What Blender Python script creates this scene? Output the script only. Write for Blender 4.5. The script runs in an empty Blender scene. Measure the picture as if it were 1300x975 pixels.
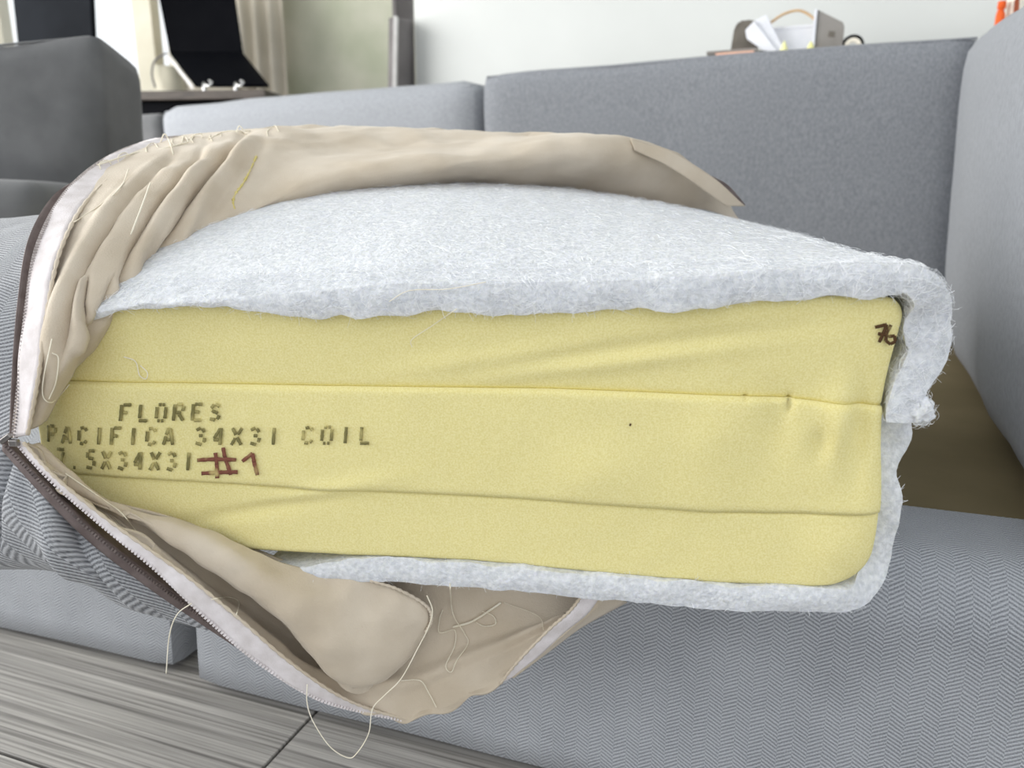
import bpy, bmesh, math, random
from mathutils import Vector, noise
from mathutils.bvhtree import BVHTree
random.seed(7)
S = bpy.context.scene
C = S.collection
R = math.radians

# ------------------------------------------------------------------ camera, world, light, exposure
F_PX, W_PX, H_PX = 977.0, 1300.0, 975.0
PITCH = R(13.66)
CAM_Z = 0.56
cam_d = bpy.data.cameras.new('camera')
cam_d.sensor_width = 36.0
cam_d.lens = F_PX / W_PX * 36.0
cam_d.clip_start = 0.01
cam_d.dof.use_dof = True
cam_d.dof.focus_distance = 0.56
cam_d.dof.aperture_fstop = 7.5
cam = bpy.data.objects.new('camera', cam_d)
cam.location = (0, 0, CAM_Z)
cam.rotation_euler = (R(90) - PITCH, 0, 0)
C.objects.link(cam)
S.camera = cam

world = bpy.data.worlds.new('daylight_world')
S.world = world
world.use_nodes = True
bg = world.node_tree.nodes['Background']
bg.inputs[0].default_value = (0.95, 0.98, 1.0, 1)
bg.inputs[1].default_value = 0.80

wl = bpy.data.lights.new('added_side_daylight', 'AREA')  # area lamp added out of view for the light from the left
wl.shape = 'RECTANGLE'; wl.size = 3.5; wl.size_y = 1.85
wl.energy = 95; wl.color = (1.0, 0.99, 0.97)
wlo = bpy.data.objects.new('added_side_daylight', wl)
wlo.location = (-3.18, 1.45, 1.55)
wlo.rotation_euler = (R(90), 0, R(-90))
C.objects.link(wlo)

S.view_settings.view_transform = 'Standard'
S.view_settings.look = 'None'
S.view_settings.gamma = 1.0
S.view_settings.use_curve_mapping = False
S.view_settings.exposure = 0.70

# ------------------------------------------------------------------ helpers
def lin(r, g, b):
    f = lambda c: (c/255/12.92) if c/255 <= 0.04045 else ((c/255+0.055)/1.055)**2.4
    return (f(r), f(g), f(b), 1)

CT, ST = math.cos(PITCH), math.sin(PITCH)
def ray(x, y):
    """direction of the view ray through a photograph pixel, unit forward component"""
    v = (x - W_PX/2)/F_PX; u = (H_PX/2 - y)/F_PX
    wy = CT + ST*u; wz = -ST + CT*u
    return Vector((v/wy, 1.0, wz/wy))
CAM = Vector((0, 0, CAM_Z))
def P(x, y, D):
    return CAM + ray(x, y)*D
def PZ(x, y, z):
    r = ray(x, y)
    return CAM + r*((z - CAM_Z)/r.z)

def nz(p, sc, seed=0.0):
    return noise.noise(Vector((p[0]*sc+seed, p[1]*sc-seed*1.7, p[2]*sc+seed*0.6)))

def obj(name, mesh, mat, parent=None, smooth=True):
    o = bpy.data.objects.new(name, mesh)
    C.objects.link(o)
    if mat is not None and len(mesh.materials) == 0: mesh.materials.append(mat)
    if smooth:
        mesh.polygons.foreach_set('use_smooth', [True]*len(mesh.polygons))
    if parent: o.parent = parent; o.matrix_parent_inverse = parent.matrix_world.inverted()
    return o
def tag(o, label=None, cat=None, group=None, kind=None):
    if label: o['label'] = label
    if cat: o['category'] = cat
    if group: o['group'] = group
    if kind: o['kind'] = kind
    return o
def thing(name, loc, label, cat, group=None):
    o = bpy.data.objects.new(name, None); o.location = loc; o.empty_display_size = 0.05
    C.objects.link(o); bpy.context.view_layer.update()
    return tag(o, label, cat, group)

def mesh_from(name, verts, faces, uvs=None):
    me = bpy.data.meshes.new(name)
    me.from_pydata([tuple(v) for v in verts], [], faces)
    if uvs is not None:
        uvl = me.uv_layers.new(name='UVMap')
        flat = []
        for l in me.loops:
            u = uvs[l.vertex_index]; flat += [u[0], u[1]]
        uvl.data.foreach_set('uv', flat)
    me.update()
    return me

def cr(p0, p1, p2, p3, t):
    return 0.5*((2*p1) + (p2-p0)*t + (2*p0-5*p1+4*p2-p3)*t*t + (3*p1-p0-3*p2+p3)*t*t*t)
def resample(pts, n):
    """Catmull-Rom through pts, uniform in index"""
    m = len(pts)
    out = []
    for i in range(n):
        f = i/(n-1)*(m-1); k = min(int(f), m-2); t = f-k
        p1, p2 = pts[k], pts[k+1]
        p0 = pts[k-1] if k > 0 else p1*2-p2
        p3 = pts[k+2] if k+2 < m else p2*2-p1
        out.append(cr(p0, p1, p2, p3, t))
    return out

def loft_grid(rails, n, m, disp=None, grow=None):
    """rails: lists of world points -> grid[m][n], displaced along the normal that faces the camera"""
    rs = [resample(r, n) for r in rails]
    grid = [[None]*n for _ in range(m)]
    for i in range(n):
        col = resample([r[i] for r in rs], m)
        for j in range(m): grid[j][i] = col[j]
    if disp:
        base = [row[:] for row in grid]
        for j in range(m):
            for i in range(n):
                a = base[j][min(i+1, n-1)] - base[j][max(i-1, 0)]
                b = base[min(j+1, m-1)][i] - base[max(j-1, 0)][i]
                nn = a.cross(b)
                if nn.length < 1e-9: continue
                nn.normalize()
                if nn.dot(CAM - base[j][i]) < 0: nn = -nn
                grid[j][i] = base[j][i] + nn*disp(i/(n-1), j/(m-1), base[j][i])
    return grid
def grid_mesh(name, grid, uvscale=1.0):
    m, n = len(grid), len(grid[0])
    verts = [p for row in grid for p in row]
    faces = [(j*n+i, j*n+i+1, (j+1)*n+i+1, (j+1)*n+i) for j in range(m-1) for i in range(n-1)]
    uvs = []
    mid = grid[m//2]; cu = [0]
    for i in range(1, n): cu.append(cu[-1] + (mid[i]-mid[i-1]).length)
    midc = n//2; cv = [0]
    for j in range(1, m): cv.append(cv[-1] + (grid[j][midc]-grid[j-1][midc]).length)
    for j in range(m):
        for i in range(n): uvs.append((cu[i]*uvscale, cv[j]*uvscale))
    return mesh_from(name, verts, faces, uvs)
def planar_uv(me, f):
    uvl = me.uv_layers[0]
    for l in me.loops: uvl.data[l.index].uv = f(me.vertices[l.vertex_index].co)
    return me
def solidify(o, th, off=0.0):
    md = o.modifiers.new('thickness', 'SOLIDIFY'); md.thickness = th; md.offset = off
    return o

def tube_data(pts, r, seg=6, taper=False):
    verts, faces = [], []
    n = len(pts)
    prev = None
    for i, p in enumerate(pts):
        t = (pts[min(i+1, n-1)] - pts[max(i-1, 0)])
        if t.length < 1e-9: t = Vector((0, 0, 1))
        t.normalize()
        a = prev if prev is not None else (Vector((0, 0, 1)) if abs(t.z) < 0.9 else Vector((1, 0, 0)))
        a = (a - t*a.dot(t))
        if a.length < 1e-6: a = t.orthogonal()
        a.normalize(); prev = a
        b = t.cross(a)
        rr = r[i] if isinstance(r, (list, tuple)) else r
        for k in range(seg):
            an = 2*math.pi*k/seg
            verts.append(p + a*math.cos(an)*rr + b*math.sin(an)*rr)
    for i in range(n-1):
        for k in range(seg):
            k2 = (k+1) % seg
            faces.append((i*seg+k, i*seg+k2, (i+1)*seg+k2, (i+1)*seg+k))
    faces.append(tuple(range(seg-1, -1, -1)))
    faces.append(tuple((n-1)*seg+k for k in range(seg)))
    return verts, faces
def tube(name, pts, r, mat, parent=None, seg=6):
    v, f = tube_data(pts, r, seg)
    return obj(name, mesh_from(name, v, f), mat, parent)

def merged(parts):
    V, Fc = [], []
    for v, f in parts:
        o = len(V); V += v; Fc += [tuple(i+o for i in q) for q in f]
    return V, Fc
def box_data(c, ex, ey, ez):
    """c centre, ex/ey/ez half-vectors"""
    v = [c + ex*a + ey*b + ez*d for a in (-1, 1) for b in (-1, 1) for d in (-1, 1)]
    f = [(0, 1, 3, 2), (4, 6, 7, 5), (0, 4, 5, 1), (2, 3, 7, 6), (0, 2, 6, 4), (1, 5, 7, 3)]
    return v, f
def bevel_mesh(name, v, f, w, seg=2):
    bm = bmesh.new()
    vs = [bm.verts.new(p) for p in v]
    for q in f: bm.faces.new([vs[i] for i in q])
    bmesh.ops.recalc_face_normals(bm, faces=bm.faces[:])
    if w > 0: bmesh.ops.bevel(bm, geom=bm.edges[:], offset=w, segments=seg, affect='EDGES', profile=0.5)
    me = bpy.data.meshes.new(name); bm.to_mesh(me); bm.free()
    return me
def bbox(name, c, ex, ey, ez, mat, parent=None, w=0.003, seg=2):
    v, f = box_data(Vector(c), Vector(ex), Vector(ey), Vector(ez))
    return obj(name, bevel_mesh(name, v, f, w, seg), mat, parent, smooth=False)

# ------------------------------------------------------------------ materials
def new_mat(name):
    m = bpy.data.materials.new(name); m.use_nodes = True
    nt = m.node_tree; b = nt.nodes['Principled BSDF']
    return m, nt, b
def N(nt, t, **kw):
    n = nt.nodes.new(t)
    for k, v in kw.items(): setattr(n, k, v)
    return n
def math_n(nt, op, a, b=None, c=None):
    n = nt.nodes.new('ShaderNodeMath'); n.operation = op
    for i, x in enumerate((a, b, c)):
        if x is None: continue
        if isinstance(x, (int, float)): n.inputs[i].default_value = x
        else: nt.links.new(x, n.inputs[i])
    return n.outputs[0]
def noise_mat(name, col1, col2, scale=20, rough=0.9, bump=0.0, bscale=None, coord='Object', detail=4, stretch=None, sheen=0.0, spec=0.3, sss=0.0, lo=0.35, hi=0.65, metallic=0.0):
    m, nt, b = new_mat(name)
    tc = N(nt, 'ShaderNodeTexCoord')
    src = tc.outputs[coord]
    if stretch:
        mp = N(nt, 'ShaderNodeMapping'); mp.inputs['Scale'].default_value = stretch
        nt.links.new(src, mp.inputs[0]); src = mp.outputs[0]
    nn = N(nt, 'ShaderNodeTexNoise'); nn.inputs['Scale'].default_value = scale; nn.inputs['Detail'].default_value = detail
    nt.links.new(src, nn.inputs['Vector'])
    cr_ = N(nt, 'ShaderNodeValToRGB')
    cr_.color_ramp.elements[0].position = lo; cr_.color_ramp.elements[0].color = col1
    cr_.color_ramp.elements[1].position = hi; cr_.color_ramp.elements[1].color = col2
    nt.links.new(nn.outputs['Fac'], cr_.inputs[0])
    nt.links.new(cr_.outputs[0], b.inputs['Base Color'])
    b.inputs['Roughness'].default_value = rough
    b.inputs['Specular IOR Level'].default_value = spec
    b.inputs['Metallic'].default_value = metallic
    if sheen: b.inputs['Sheen Weight'].default_value = sheen
    if sss:
        b.inputs['Subsurface Weight'].default_value = sss
        b.inputs['Subsurface Radius'].default_value = (1, 0.9, 0.6)
        b.inputs['Subsurface Scale'].default_value = 0.006
    if bump:
        n2 = N(nt, 'ShaderNodeTexNoise'); n2.inputs['Scale'].default_value = bscale or scale*3; n2.inputs['Detail'].default_value = 3
        nt.links.new(src, n2.inputs['Vector'])
        bp = N(nt, 'ShaderNodeBump'); bp.inputs['Strength'].default_value = bump; bp.inputs['Distance'].default_value = 0.002
        nt.links.new(n2.outputs['Fac'], bp.inputs['Height']); nt.links.new(bp.outputs[0], b.inputs['Normal'])
    return m

def herringbone(name, dark, light, col_w=0.012, period=0.0037, bump=0.5):
    m, nt, b = new_mat(name)
    uv = N(nt, 'ShaderNodeUVMap'); sep = N(nt, 'ShaderNodeSeparateXYZ')
    # slight wobble of the yarns
    nn = N(nt, 'ShaderNodeTexNoise'); nn.inputs['Scale'].default_value = 60; nt.links.new(uv.outputs[0], nn.inputs['Vector'])
    mx = N(nt, 'ShaderNodeMix', data_type='VECTOR'); mx.inputs[0].default_value = 0.0018
    nt.links.new(uv.outputs[0], mx.inputs[4]); nt.links.new(nn.outputs['Color'], mx.inputs[5])
    nt.links.new(mx.outputs[1], sep.inputs[0])
    u, v = sep.outputs[0], sep.outputs[1]
    uc = math_n(nt, 'DIVIDE', u, col_w)
    fl = math_n(nt, 'FLOOR', uc)
    fr = math_n(nt, 'SUBTRACT', uc, fl)
    par = math_n(nt, 'MODULO', math_n(nt, 'ABSOLUTE', fl), 2.0)      # 0/1
    sg = math_n(nt, 'SUBTRACT', math_n(nt, 'MULTIPLY', par, 2.0), 1.0)
    diag = math_n(nt, 'MULTIPLY', math_n(nt, 'SUBTRACT', fr, 0.5), sg)
    ph = math_n(nt, 'ADD', math_n(nt, 'DIVIDE', v, period), math_n(nt, 'MULTIPLY', diag, 1.9))
    ph = math_n(nt, 'ADD', ph, math_n(nt, 'MULTIPLY', par, 0.5))
    sn = math_n(nt, 'SINE', math_n(nt, 'MULTIPLY', ph, 2*math.pi))
    st = math_n(nt, 'ADD', math_n(nt, 'MULTIPLY', sn, 0.5), 0.5)
    # yarn fleck
    n2 = N(nt, 'ShaderNodeTexNoise'); n2.inputs['Scale'].default_value = 900; n2.inputs['Detail'].default_value = 2
    nt.links.new(uv.outputs[0], n2.inputs['Vector'])
    n3 = N(nt, 'ShaderNodeTexNoise'); n3.inputs['Scale'].default_value = 14; n3.inputs['Detail'].default_value = 5
    nt.links.new(uv.outputs[0], n3.inputs['Vector'])
    f = math_n(nt, 'ADD', math_n(nt, 'MULTIPLY', st, 0.62), math_n(nt, 'MULTIPLY', math_n(nt, 'SUBTRACT', n2.outputs['Fac'], 0.32), 1.1))
    f = math_n(nt, 'ADD', f, math_n(nt, 'MULTIPLY', math_n(nt, 'SUBTRACT', n3.outputs['Fac'], 0.5), 0.35))
    cr_ = N(nt, 'ShaderNodeValToRGB')
    cr_.color_ramp.elements[0].position = 0.1; cr_.color_ramp.elements[0].color = dark
    cr_.color_ramp.elements[1].position = 0.9; cr_.color_ramp.elements[1].color = light
    nt.links.new(f, cr_.inputs[0]); nt.links.new(cr_.outputs[0], b.inputs['Base Color'])
    b.inputs['Roughness'].default_value = 0.9; b.inputs['Specular IOR Level'].default_value = 0.2
    b.inputs['Sheen Weight'].default_value = 0.15
    bp = N(nt, 'ShaderNodeBump'); bp.inputs['Strength'].default_value = bump; bp.inputs['Distance'].default_value = 0.0012
    nt.links.new(f, bp.inputs['Height']); nt.links.new(bp.outputs[0], b.inputs['Normal'])
    return m

M = {}
M['herring'] = herringbone('grey_herringbone', lin(120, 123, 129), lin(190, 193, 199), bump=0.5)
M['herring_cover'] = herringbone('grey_cover_herringbone', lin(98, 100, 105), lin(200, 202, 207), col_w=0.016, period=0.0034, bump=0.7)
M['plain_grey'] = noise_mat('grey_brushed_upholstery', lin(146, 149, 155), lin(158, 161, 167), 160, coord='Object', bump=0.2, bscale=500, sheen=0.1)
M['woven_grey'] = noise_mat('grey_slubbed_upholstery', lin(124, 127, 133), lin(142, 145, 151), 260, coord='Object', bump=0.2, bscale=420, sheen=0.1, stretch=(1, 1, 0.6))
M['dark_grey'] = noise_mat('charcoal_upholstery_and_corner_shade', lin(88, 89, 91), lin(108, 109, 111), 9, bump=0.15, bscale=300, sheen=0.2)  # own charcoal of the left cushions; also the painted shade of the corner
M['foam'] = noise_mat('yellow_foam', lin(229, 217, 150), lin(240, 230, 172), 800, bump=0.25, bscale=900, sss=0.2, rough=0.95, spec=0.15, detail=6)
M['batting'] = noise_mat('white_polyester_batting', lin(208, 211, 216), lin(232, 234, 238), 260, bump=0.7, bscale=420, sss=0.35, rough=0.9, detail=8, spec=0.2)
M['fibre'] = noise_mat('white_fibre', lin(232, 234, 237), lin(242, 243, 246), 30, rough=0.6, spec=0.4)
M['lining'] = noise_mat('beige_cotton_lining', lin(197, 183, 163), lin(212, 200, 183), 16, bump=0.25, bscale=700, sheen=0.2, detail=5)
M['tape'] = noise_mat('white_zipper_tape', lin(214, 207, 207), lin(232, 226, 228), 80, bump=0.2, bscale=900)
M['brown_tape'] = noise_mat('taupe_zipper_tape', lin(104, 92, 90), lin(122, 110, 108), 80, bump=0.2, bscale=900, rough=0.7)
M['teeth'] = noise_mat('zipper_teeth_plastic', lin(160, 152, 150), lin(196, 188, 186), 300, rough=0.4, spec=0.5)
M['teeth_dark'] = noise_mat('taupe_zipper_teeth', lin(84, 74, 72), lin(128, 116, 112), 300, rough=0.4, spec=0.5)
M['metal'] = noise_mat('zipper_metal', lin(110, 106, 104), lin(150, 146, 144), 50, rough=0.3, metallic=0.9)
M['thread'] = noise_mat('cream_thread', lin(232, 224, 204), lin(244, 238, 222), 60, rough=0.7)
M['yellow_thread'] = noise_mat('yellow_stain', lin(214, 198, 118), lin(224, 210, 146), 60)
M['deck'] = noise_mat('olive_brown_deck_cloth', lin(118, 106, 78), lin(132, 119, 90), 6, bump=0.1, bscale=500)
M['white_wall'] = noise_mat('white_painted_wall', lin(208, 210, 208), lin(214, 216, 214), 2, rough=0.8)
M['plaster'] = noise_mat('mottled_greenish_plaster', lin(190, 194, 172), lin(220, 218, 202), 2.6, rough=0.85, detail=6, bump=0.2, bscale=20)
M['cream'] = noise_mat('cream_painted_frame', lin(220, 214, 194), lin(234, 229, 212), 4, rough=0.5)
M['black'] = noise_mat('black_laptop_plastic', lin(3, 4, 9), lin(6, 7, 12), 12, rough=0.6, spec=0.05)
M['darkpanel'] = noise_mat('charcoal_monitor_back', lin(18, 21, 26), lin(26, 29, 34), 6, rough=0.7, spec=0.08)
M['curtain'] = noise_mat('greige_curtain', lin(200, 193, 178), lin(212, 205, 191), 5, rough=0.9)
M['desk'] = noise_mat('dark_desk', lin(66, 60, 56), lin(88, 80, 74), 10, rough=0.5, stretch=(1, 8, 8))
M['chrome'] = noise_mat('chrome', lin(190, 190, 190), lin(215, 215, 215), 10, rough=0.15, metallic=1.0)
M['canvas'] = noise_mat('canvas_edge_white', lin(206, 204, 202), lin(222, 220, 218), 20)
M['canvas_dark'] = noise_mat('grey_board', lin(116, 112, 112), lin(138, 134, 134), 6)
M['grout'] = noise_mat('dark_grout', lin(38, 38, 40), lin(52, 52, 54), 30)
M['base_cloth'] = noise_mat('black_dust_cloth', lin(40, 40, 42), lin(52, 52, 54), 30)  # near-black cloth of the box under the seat deck

# stamped ink: mottled, partly worn back to the foam colour
def ink(name, c, lo, hi, sc):
    m, nt, b = new_mat(name)
    tc = N(nt, 'ShaderNodeTexCoord')
    nn = N(nt, 'ShaderNodeTexNoise'); nn.inputs['Scale'].default_value = sc; nn.inputs['Detail'].default_value = 1.5
    nt.links.new(tc.outputs['Object'], nn.inputs['Vector'])
    cr_ = N(nt, 'ShaderNodeValToRGB')
    cr_.color_ramp.elements[0].position = lo; cr_.color_ramp.elements[0].color = c
    cr_.color_ramp.elements[1].position = hi; cr_.color_ramp.elements[1].color = lin(222, 208, 138)
    nt.links.new(nn.outputs['Fac'], cr_.inputs[0]); nt.links.new(cr_.outputs[0], b.inputs['Base Color'])
    b.inputs['Roughness'].default_value = 0.95
    return m
M['ink'] = ink('faded_olive_stencil_ink', lin(124, 117, 72), 0.48, 0.82, 90)
M['marker'] = ink('brown_marker_ink', lin(128, 78, 62), 0.50, 0.85, 120)
M['marker_dark'] = ink('dark_brown_marker_ink', lin(80, 54, 28), 0.6, 0.9, 150)

def tile_mat():
    m, nt, b = new_mat('grey_linear_wood_look_tile')
    tc = N(nt, 'ShaderNodeTexCoord'); mp = N(nt, 'ShaderNodeMapping')
    mp.inputs['Scale'].default_value = (1.6, 150, 1)
    oi = N(nt, 'ShaderNodeObjectInfo')
    ad = N(nt, 'ShaderNodeVectorMath', operation='ADD')
    nt.links.new(tc.outputs['Object'], ad.inputs[0])
    nt.links.new(math_n(nt, 'MULTIPLY', oi.outputs['Random'], 9.0), ad.inputs[1])
    nt.links.new(ad.outputs[0], mp.inputs[0])
    n1 = N(nt, 'ShaderNodeTexNoise'); n1.inputs['Scale'].default_value = 1.6; n1.inputs['Detail'].default_value = 6; n1.inputs['Roughness'].default_value = 0.65
    nt.links.new(mp.outputs[0], n1.inputs['Vector'])
    cr_ = N(nt, 'ShaderNodeValToRGB')
    e = cr_.color_ramp.elements
    e[0].position = 0.33; e[0].color = lin(108, 105, 102)
    e[1].position = 0.68; e[1].color = lin(198, 195, 190)
    e2 = cr_.color_ramp.elements.new(0.5); e2.color = lin(158, 155, 151)
    nt.links.new(n1.outputs['Fac'], cr_.inputs[0]); nt.links.new(cr_.outputs[0], b.inputs['Base Color'])
    b.inputs['Roughness'].default_value = 0.45
    bp = N(nt, 'ShaderNodeBump'); bp.inputs['Strength'].default_value = 0.15; bp.inputs['Distance'].default_value = 0.001
    nt.links.new(n1.outputs['Fac'], bp.inputs['Height']); nt.links.new(bp.outputs[0], b.inputs['Normal'])
    return m
M['tile'] = tile_mat()
def glass_mat():
    m, nt, b = new_mat('window_glass')
    b.inputs['Transmission Weight'].default_value = 1.0
    b.inputs['Roughness'].default_value = 0.0; b.inputs['IOR'].default_value = 1.0
    b.inputs['Specular IOR Level'].default_value = 0.1
    nn = N(nt, 'ShaderNodeTexNoise'); nn.inputs['Scale'].default_value = 1.0
    cr_ = N(nt, 'ShaderNodeValToRGB'); cr_.color_ramp.elements[0].color = (0.97, 0.99, 1, 1); cr_.color_ramp.elements[1].color = (0.99, 1, 1, 1)
    nt.links.new(nn.outputs['Fac'], cr_.inputs[0]); nt.links.new(cr_.outputs[0], b.inputs['Base Color'])
    return m
M['glass'] = glass_mat()

# ------------------------------------------------------------------ the sofa's axes and the floor
A_S = R(20.0)
EL = Vector((-math.cos(A_S), math.sin(A_S), 0))      # along the sofa front, to the left (away from the camera)
EB = Vector((math.sin(A_S), math.cos(A_S), 0))       # into the sofa
DECK_Z = 0.279
UP = Vector((0, 0, 1))

# floor: dark grout bed with separate long tiles laid parallel to the sofa
fl_me = mesh_from('floor', [(-4.5, -1.2, -0.004), (4.5, -1.2, -0.004), (4.5, 7.2, -0.004), (-4.5, 7.2, -0.004), (-4.5, -1.2, -0.05), (4.5, -1.2, -0.05), (4.5, 7.2, -0.05), (-4.5, 7.2, -0.05)],
                  [(0, 1, 2, 3), (4, 7, 6, 5), (0, 4, 5, 1), (1, 5, 6, 2), (2, 6, 7, 3), (3, 7, 4, 0)])
floor = tag(obj('floor', fl_me, M['grout'], smooth=False), kind='structure')
J = PZ(395, 910, 0.0)                # a cross joint seen in the photo
K = PZ(30, 965, 0.0)                 # a point on the long joint
TW, TL, G = 0.30, 0.61, 0.0035
tv, tf = box_data(Vector((0, 0, -0.004)), Vector((TL/2-G/2, 0, 0)), Vector((0, TW/2-G/2, 0)), Vector((0, 0, 0.004)))
tme = bevel_mesh('floor_tile', tv, tf, 0.0008, 1); tme.materials.append(M['tile'])
ER = -EL
k_off = (K-J).dot(EB)                # row boundary distance from J along EB
cnt = 0
for row in range(-3, 5):
    for col in range(-4, 4):
        base = J + EB*(k_off + (row+0.5)*TW) + ER*((col+0.5)*TL + (0 if row % 2 == 0 else TL*0.36))
        if base.y < -0.1 or base.y > 2.6 or abs(base.x) > 2.3: continue
        t = bpy.data.objects.new('floor_tile', tme); C.objects.link(t)
        t.location = (base.x, base.y, 0.0); t.rotation_euler = (0, 0, math.atan2(ER.y, ER.x))
        t.parent = floor

# ------------------------------------------------------------------ walls and window
def quad_slab(name, p, q, z0, z1, th, mat, kind='structure', parent=None):
    p = Vector(p); q = Vector(q); d = (q-p).normalized(); n = Vector((-d.y, d.x, 0))
    if n.y < 0: n = -n
    vs = [p+UP*z0, q+UP*z0, q+UP*z1, p+UP*z1]
    vs += [v + n*th for v in vs]
    fs = [(0, 1, 2, 3), (7, 6, 5, 4), (0, 4, 5, 1), (1, 5, 6, 2), (2, 6, 7, 3), (3, 7, 4, 0)]
    o = obj(name, mesh_from(name, vs, fs), mat, parent, smooth=False)
    if kind: tag(o, kind=kind)
    return o
tag(bbox('ceiling', (0, 3.1, 2.72), (4.5, 0, 0), (0, 4.0, 0), (0, 0, 0.02), M['white_wall'], None, 0), kind='structure')
# white wall behind the long back of the sofa, ending in an outside corner
A_B = R(27)
DB = Vector((math.cos(A_B), -math.sin(A_B), 0))
wc = P(527, 60, 2.95); wc.z = 0
quad_slab('wall_back', wc, wc + DB*3.6, 0, 2.7, 0.12, M['white_wall'])
# the far wall with the plaster strip and the window
pl0 = P(352, 60, 4.3); pl1 = P(560, 60, 4.15); pl0.z = pl1.z = 0
wd = (pl1-pl0).normalized()
quad_slab('wall_far', pl0, pl1 + wd*0.5, 0, 2.7, 0.12, M['plaster'])
wj0 = pl0 - wd*0.62
quad_slab('wall_pier', wj0, pl0, 0, 2.7, 0.10, M['curtain'])
# window to the left of the pier
w1 = wj0; w0 = w1 - wd*2.6
win = tag(thing('window_1', (w0+w1)/2, None, None), kind='structure')
quad_slab('window_sill', w0, w1, 0, 0.80, 0.12, M['white_wall'], None, win)
nrm = Vector((-wd.y, wd.x, 0))
for fr, wdt in ((0.0, 0.07), (0.62, 0.06), (0.958, 0.11), (1.02, 0.05)):
    c = w0 + (w1-w0)*fr + UP*1.75
    bbox('window_frame', c, wd*wdt/2, nrm*0.04, UP*0.95, M['cream'], win, 0.006)
bbox('window_frame', (w0+w1)/2 + UP*0.83, wd*1.3, nrm*0.04, UP*0.03, M['cream'], win, 0.006)
quad_slab('pane', w0 + nrm*0.02, w1 + nrm*0.02, 0.84, 2.7, 0.006, M['glass'], None, win)

# unseen left wall; its side window is added around the daylight area lamp
WX = -3.3
def wl_box(nm, y0, y1, z0, z1, mat, parent=None, th=0.06):
    return bbox(nm, (WX, (y0+y1)/2, (z0+z1)/2), (th, 0, 0), (0, (y1-y0)/2, 0), (0, 0, (z1-z0)/2), mat, parent, 0)
wlf = wl_box('wall_left', -0.9, 5.2, 0, 0.58, M['white_wall']); tag(wlf, kind='structure')
for nm, y0, y1, z0, z1 in (('wall_panel', -0.9, 5.2, 2.52, 2.7), ('wall_panel', -0.9, -0.35, 0.58, 2.52), ('wall_panel', 3.25, 5.2, 0.58, 2.52)):
    wl_box(nm, y0, y1, z0, z1, M['white_wall'], wlf)
win2 = tag(thing('added_side_window', (WX, 1.45, 0.58), None, None), kind='structure')
for y in (-0.32, 0.87, 2.04, 3.22): wl_box('window_frame', y-0.03, y+0.03, 0.58, 2.52, M['cream'], win2, 0.04)
for z in (0.61, 2.49): wl_box('window_frame', -0.35, 3.25, z-0.03, z+0.03, M['cream'], win2, 0.04)
# long curtain with pleats in front of the pier
def curtain(name, x0, x1, D, mat, label):
    a = P(x0, 60, D); b = P(x1, 60, D-0.03); a.z = b.z = 0
    d = (b-a); n = 60; verts = []; faces = []
    nn = Vector((-d.y, d.x, 0)).normalized()
    for i in range(n+1):
        t = i/n; off = 0.014*math.sin(t*2*math.pi*3.5) + 0.006*math.sin(t*23)
        p = a + d*t + nn*off
        verts += [p + UP*0.02, p + UP*2.6]
    for i in range(n): faces.append((2*i, 2*i+2, 2*i+3, 2*i+1))
    o = obj(name, mesh_from(name, verts, faces), mat); solidify(o, 0.004)
    return tag(o, label, 'curtain')
curtain('curtain', 296, 362, 4.15, M['curtain'], 'greige full length curtain hanging behind the black laptop')

# ------------------------------------------------------------------ rounded, puffed cushions
def cushion_mesh(name, w, t, h, r, puff, n=18, seed=0.0, wr=0.004, lean=0.0, sx=0.0, sy=0.0):
    """box w (x) by t (y) by h (z), base at z=0, front at -y"""
    bm = bmesh.new()
    bmesh.ops.create_cube(bm, size=2.0)
    bmesh.ops.subdivide_edges(bm, edges=bm.edges[:], cuts=n, use_grid_fill=True)
    hx, hy, hz = w/2, t/2, h/2
    for v in bm.verts:
        p = v.co
        q = Vector((p.x*hx, p.y*hy, p.z*hz))
        core = Vector((max(-hx+r, min(hx-r, q.x)), max(-hy+r, min(hy-r, q.y)), max(-hz+r, min(hz-r, q.z))))
        dv = q-core
        if dv.length > 1e-9: q = core + dv.normalized()*r
        bul = (1-p.x**4)*(1-p.z**4)
        q.y += (puff*bul if p.y > 0 else -puff*bul)*min(1, abs(p.y)*1.2)
        q.z += 0.35*puff*(1-p.x**2)*(1 if p.z > 0 else 0)*max(0, p.z)**2
        q += Vector((1, 1, 1))*0 + Vector((nz(q, 5, seed), nz(q, 5, seed+9), nz(q, 5, seed+21)))*wr
        q += Vector((0, nz(q, 14, seed+3), 0))*wr*0.5
        q.z += hz
        q.y += lean*q.z
        q.z *= 1 + sx*(q.x-hx) + sy*(q.y+hy)
        v.co = q
    uvl = bm.loops.layers.uv.new('UVMap')
    for f in bm.faces:
        nn = f.normal
        for l in f.loops:
            c = l.vert.co
            if abs(nn.x) > abs(nn.y) and abs(nn.x) > abs(nn.z): l[uvl].uv = (c.y, c.z)
            elif abs(nn.z) > abs(nn.y): l[uvl].uv = (c.x, c.y)
            else: l[uvl].uv = (c.x, c.z)
    bmesh.ops.recalc_face_normals(bm, faces=bm.faces[:])
    me = bpy.data.meshes.new(name); bm.to_mesh(me); bm.free()
    return me
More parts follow.
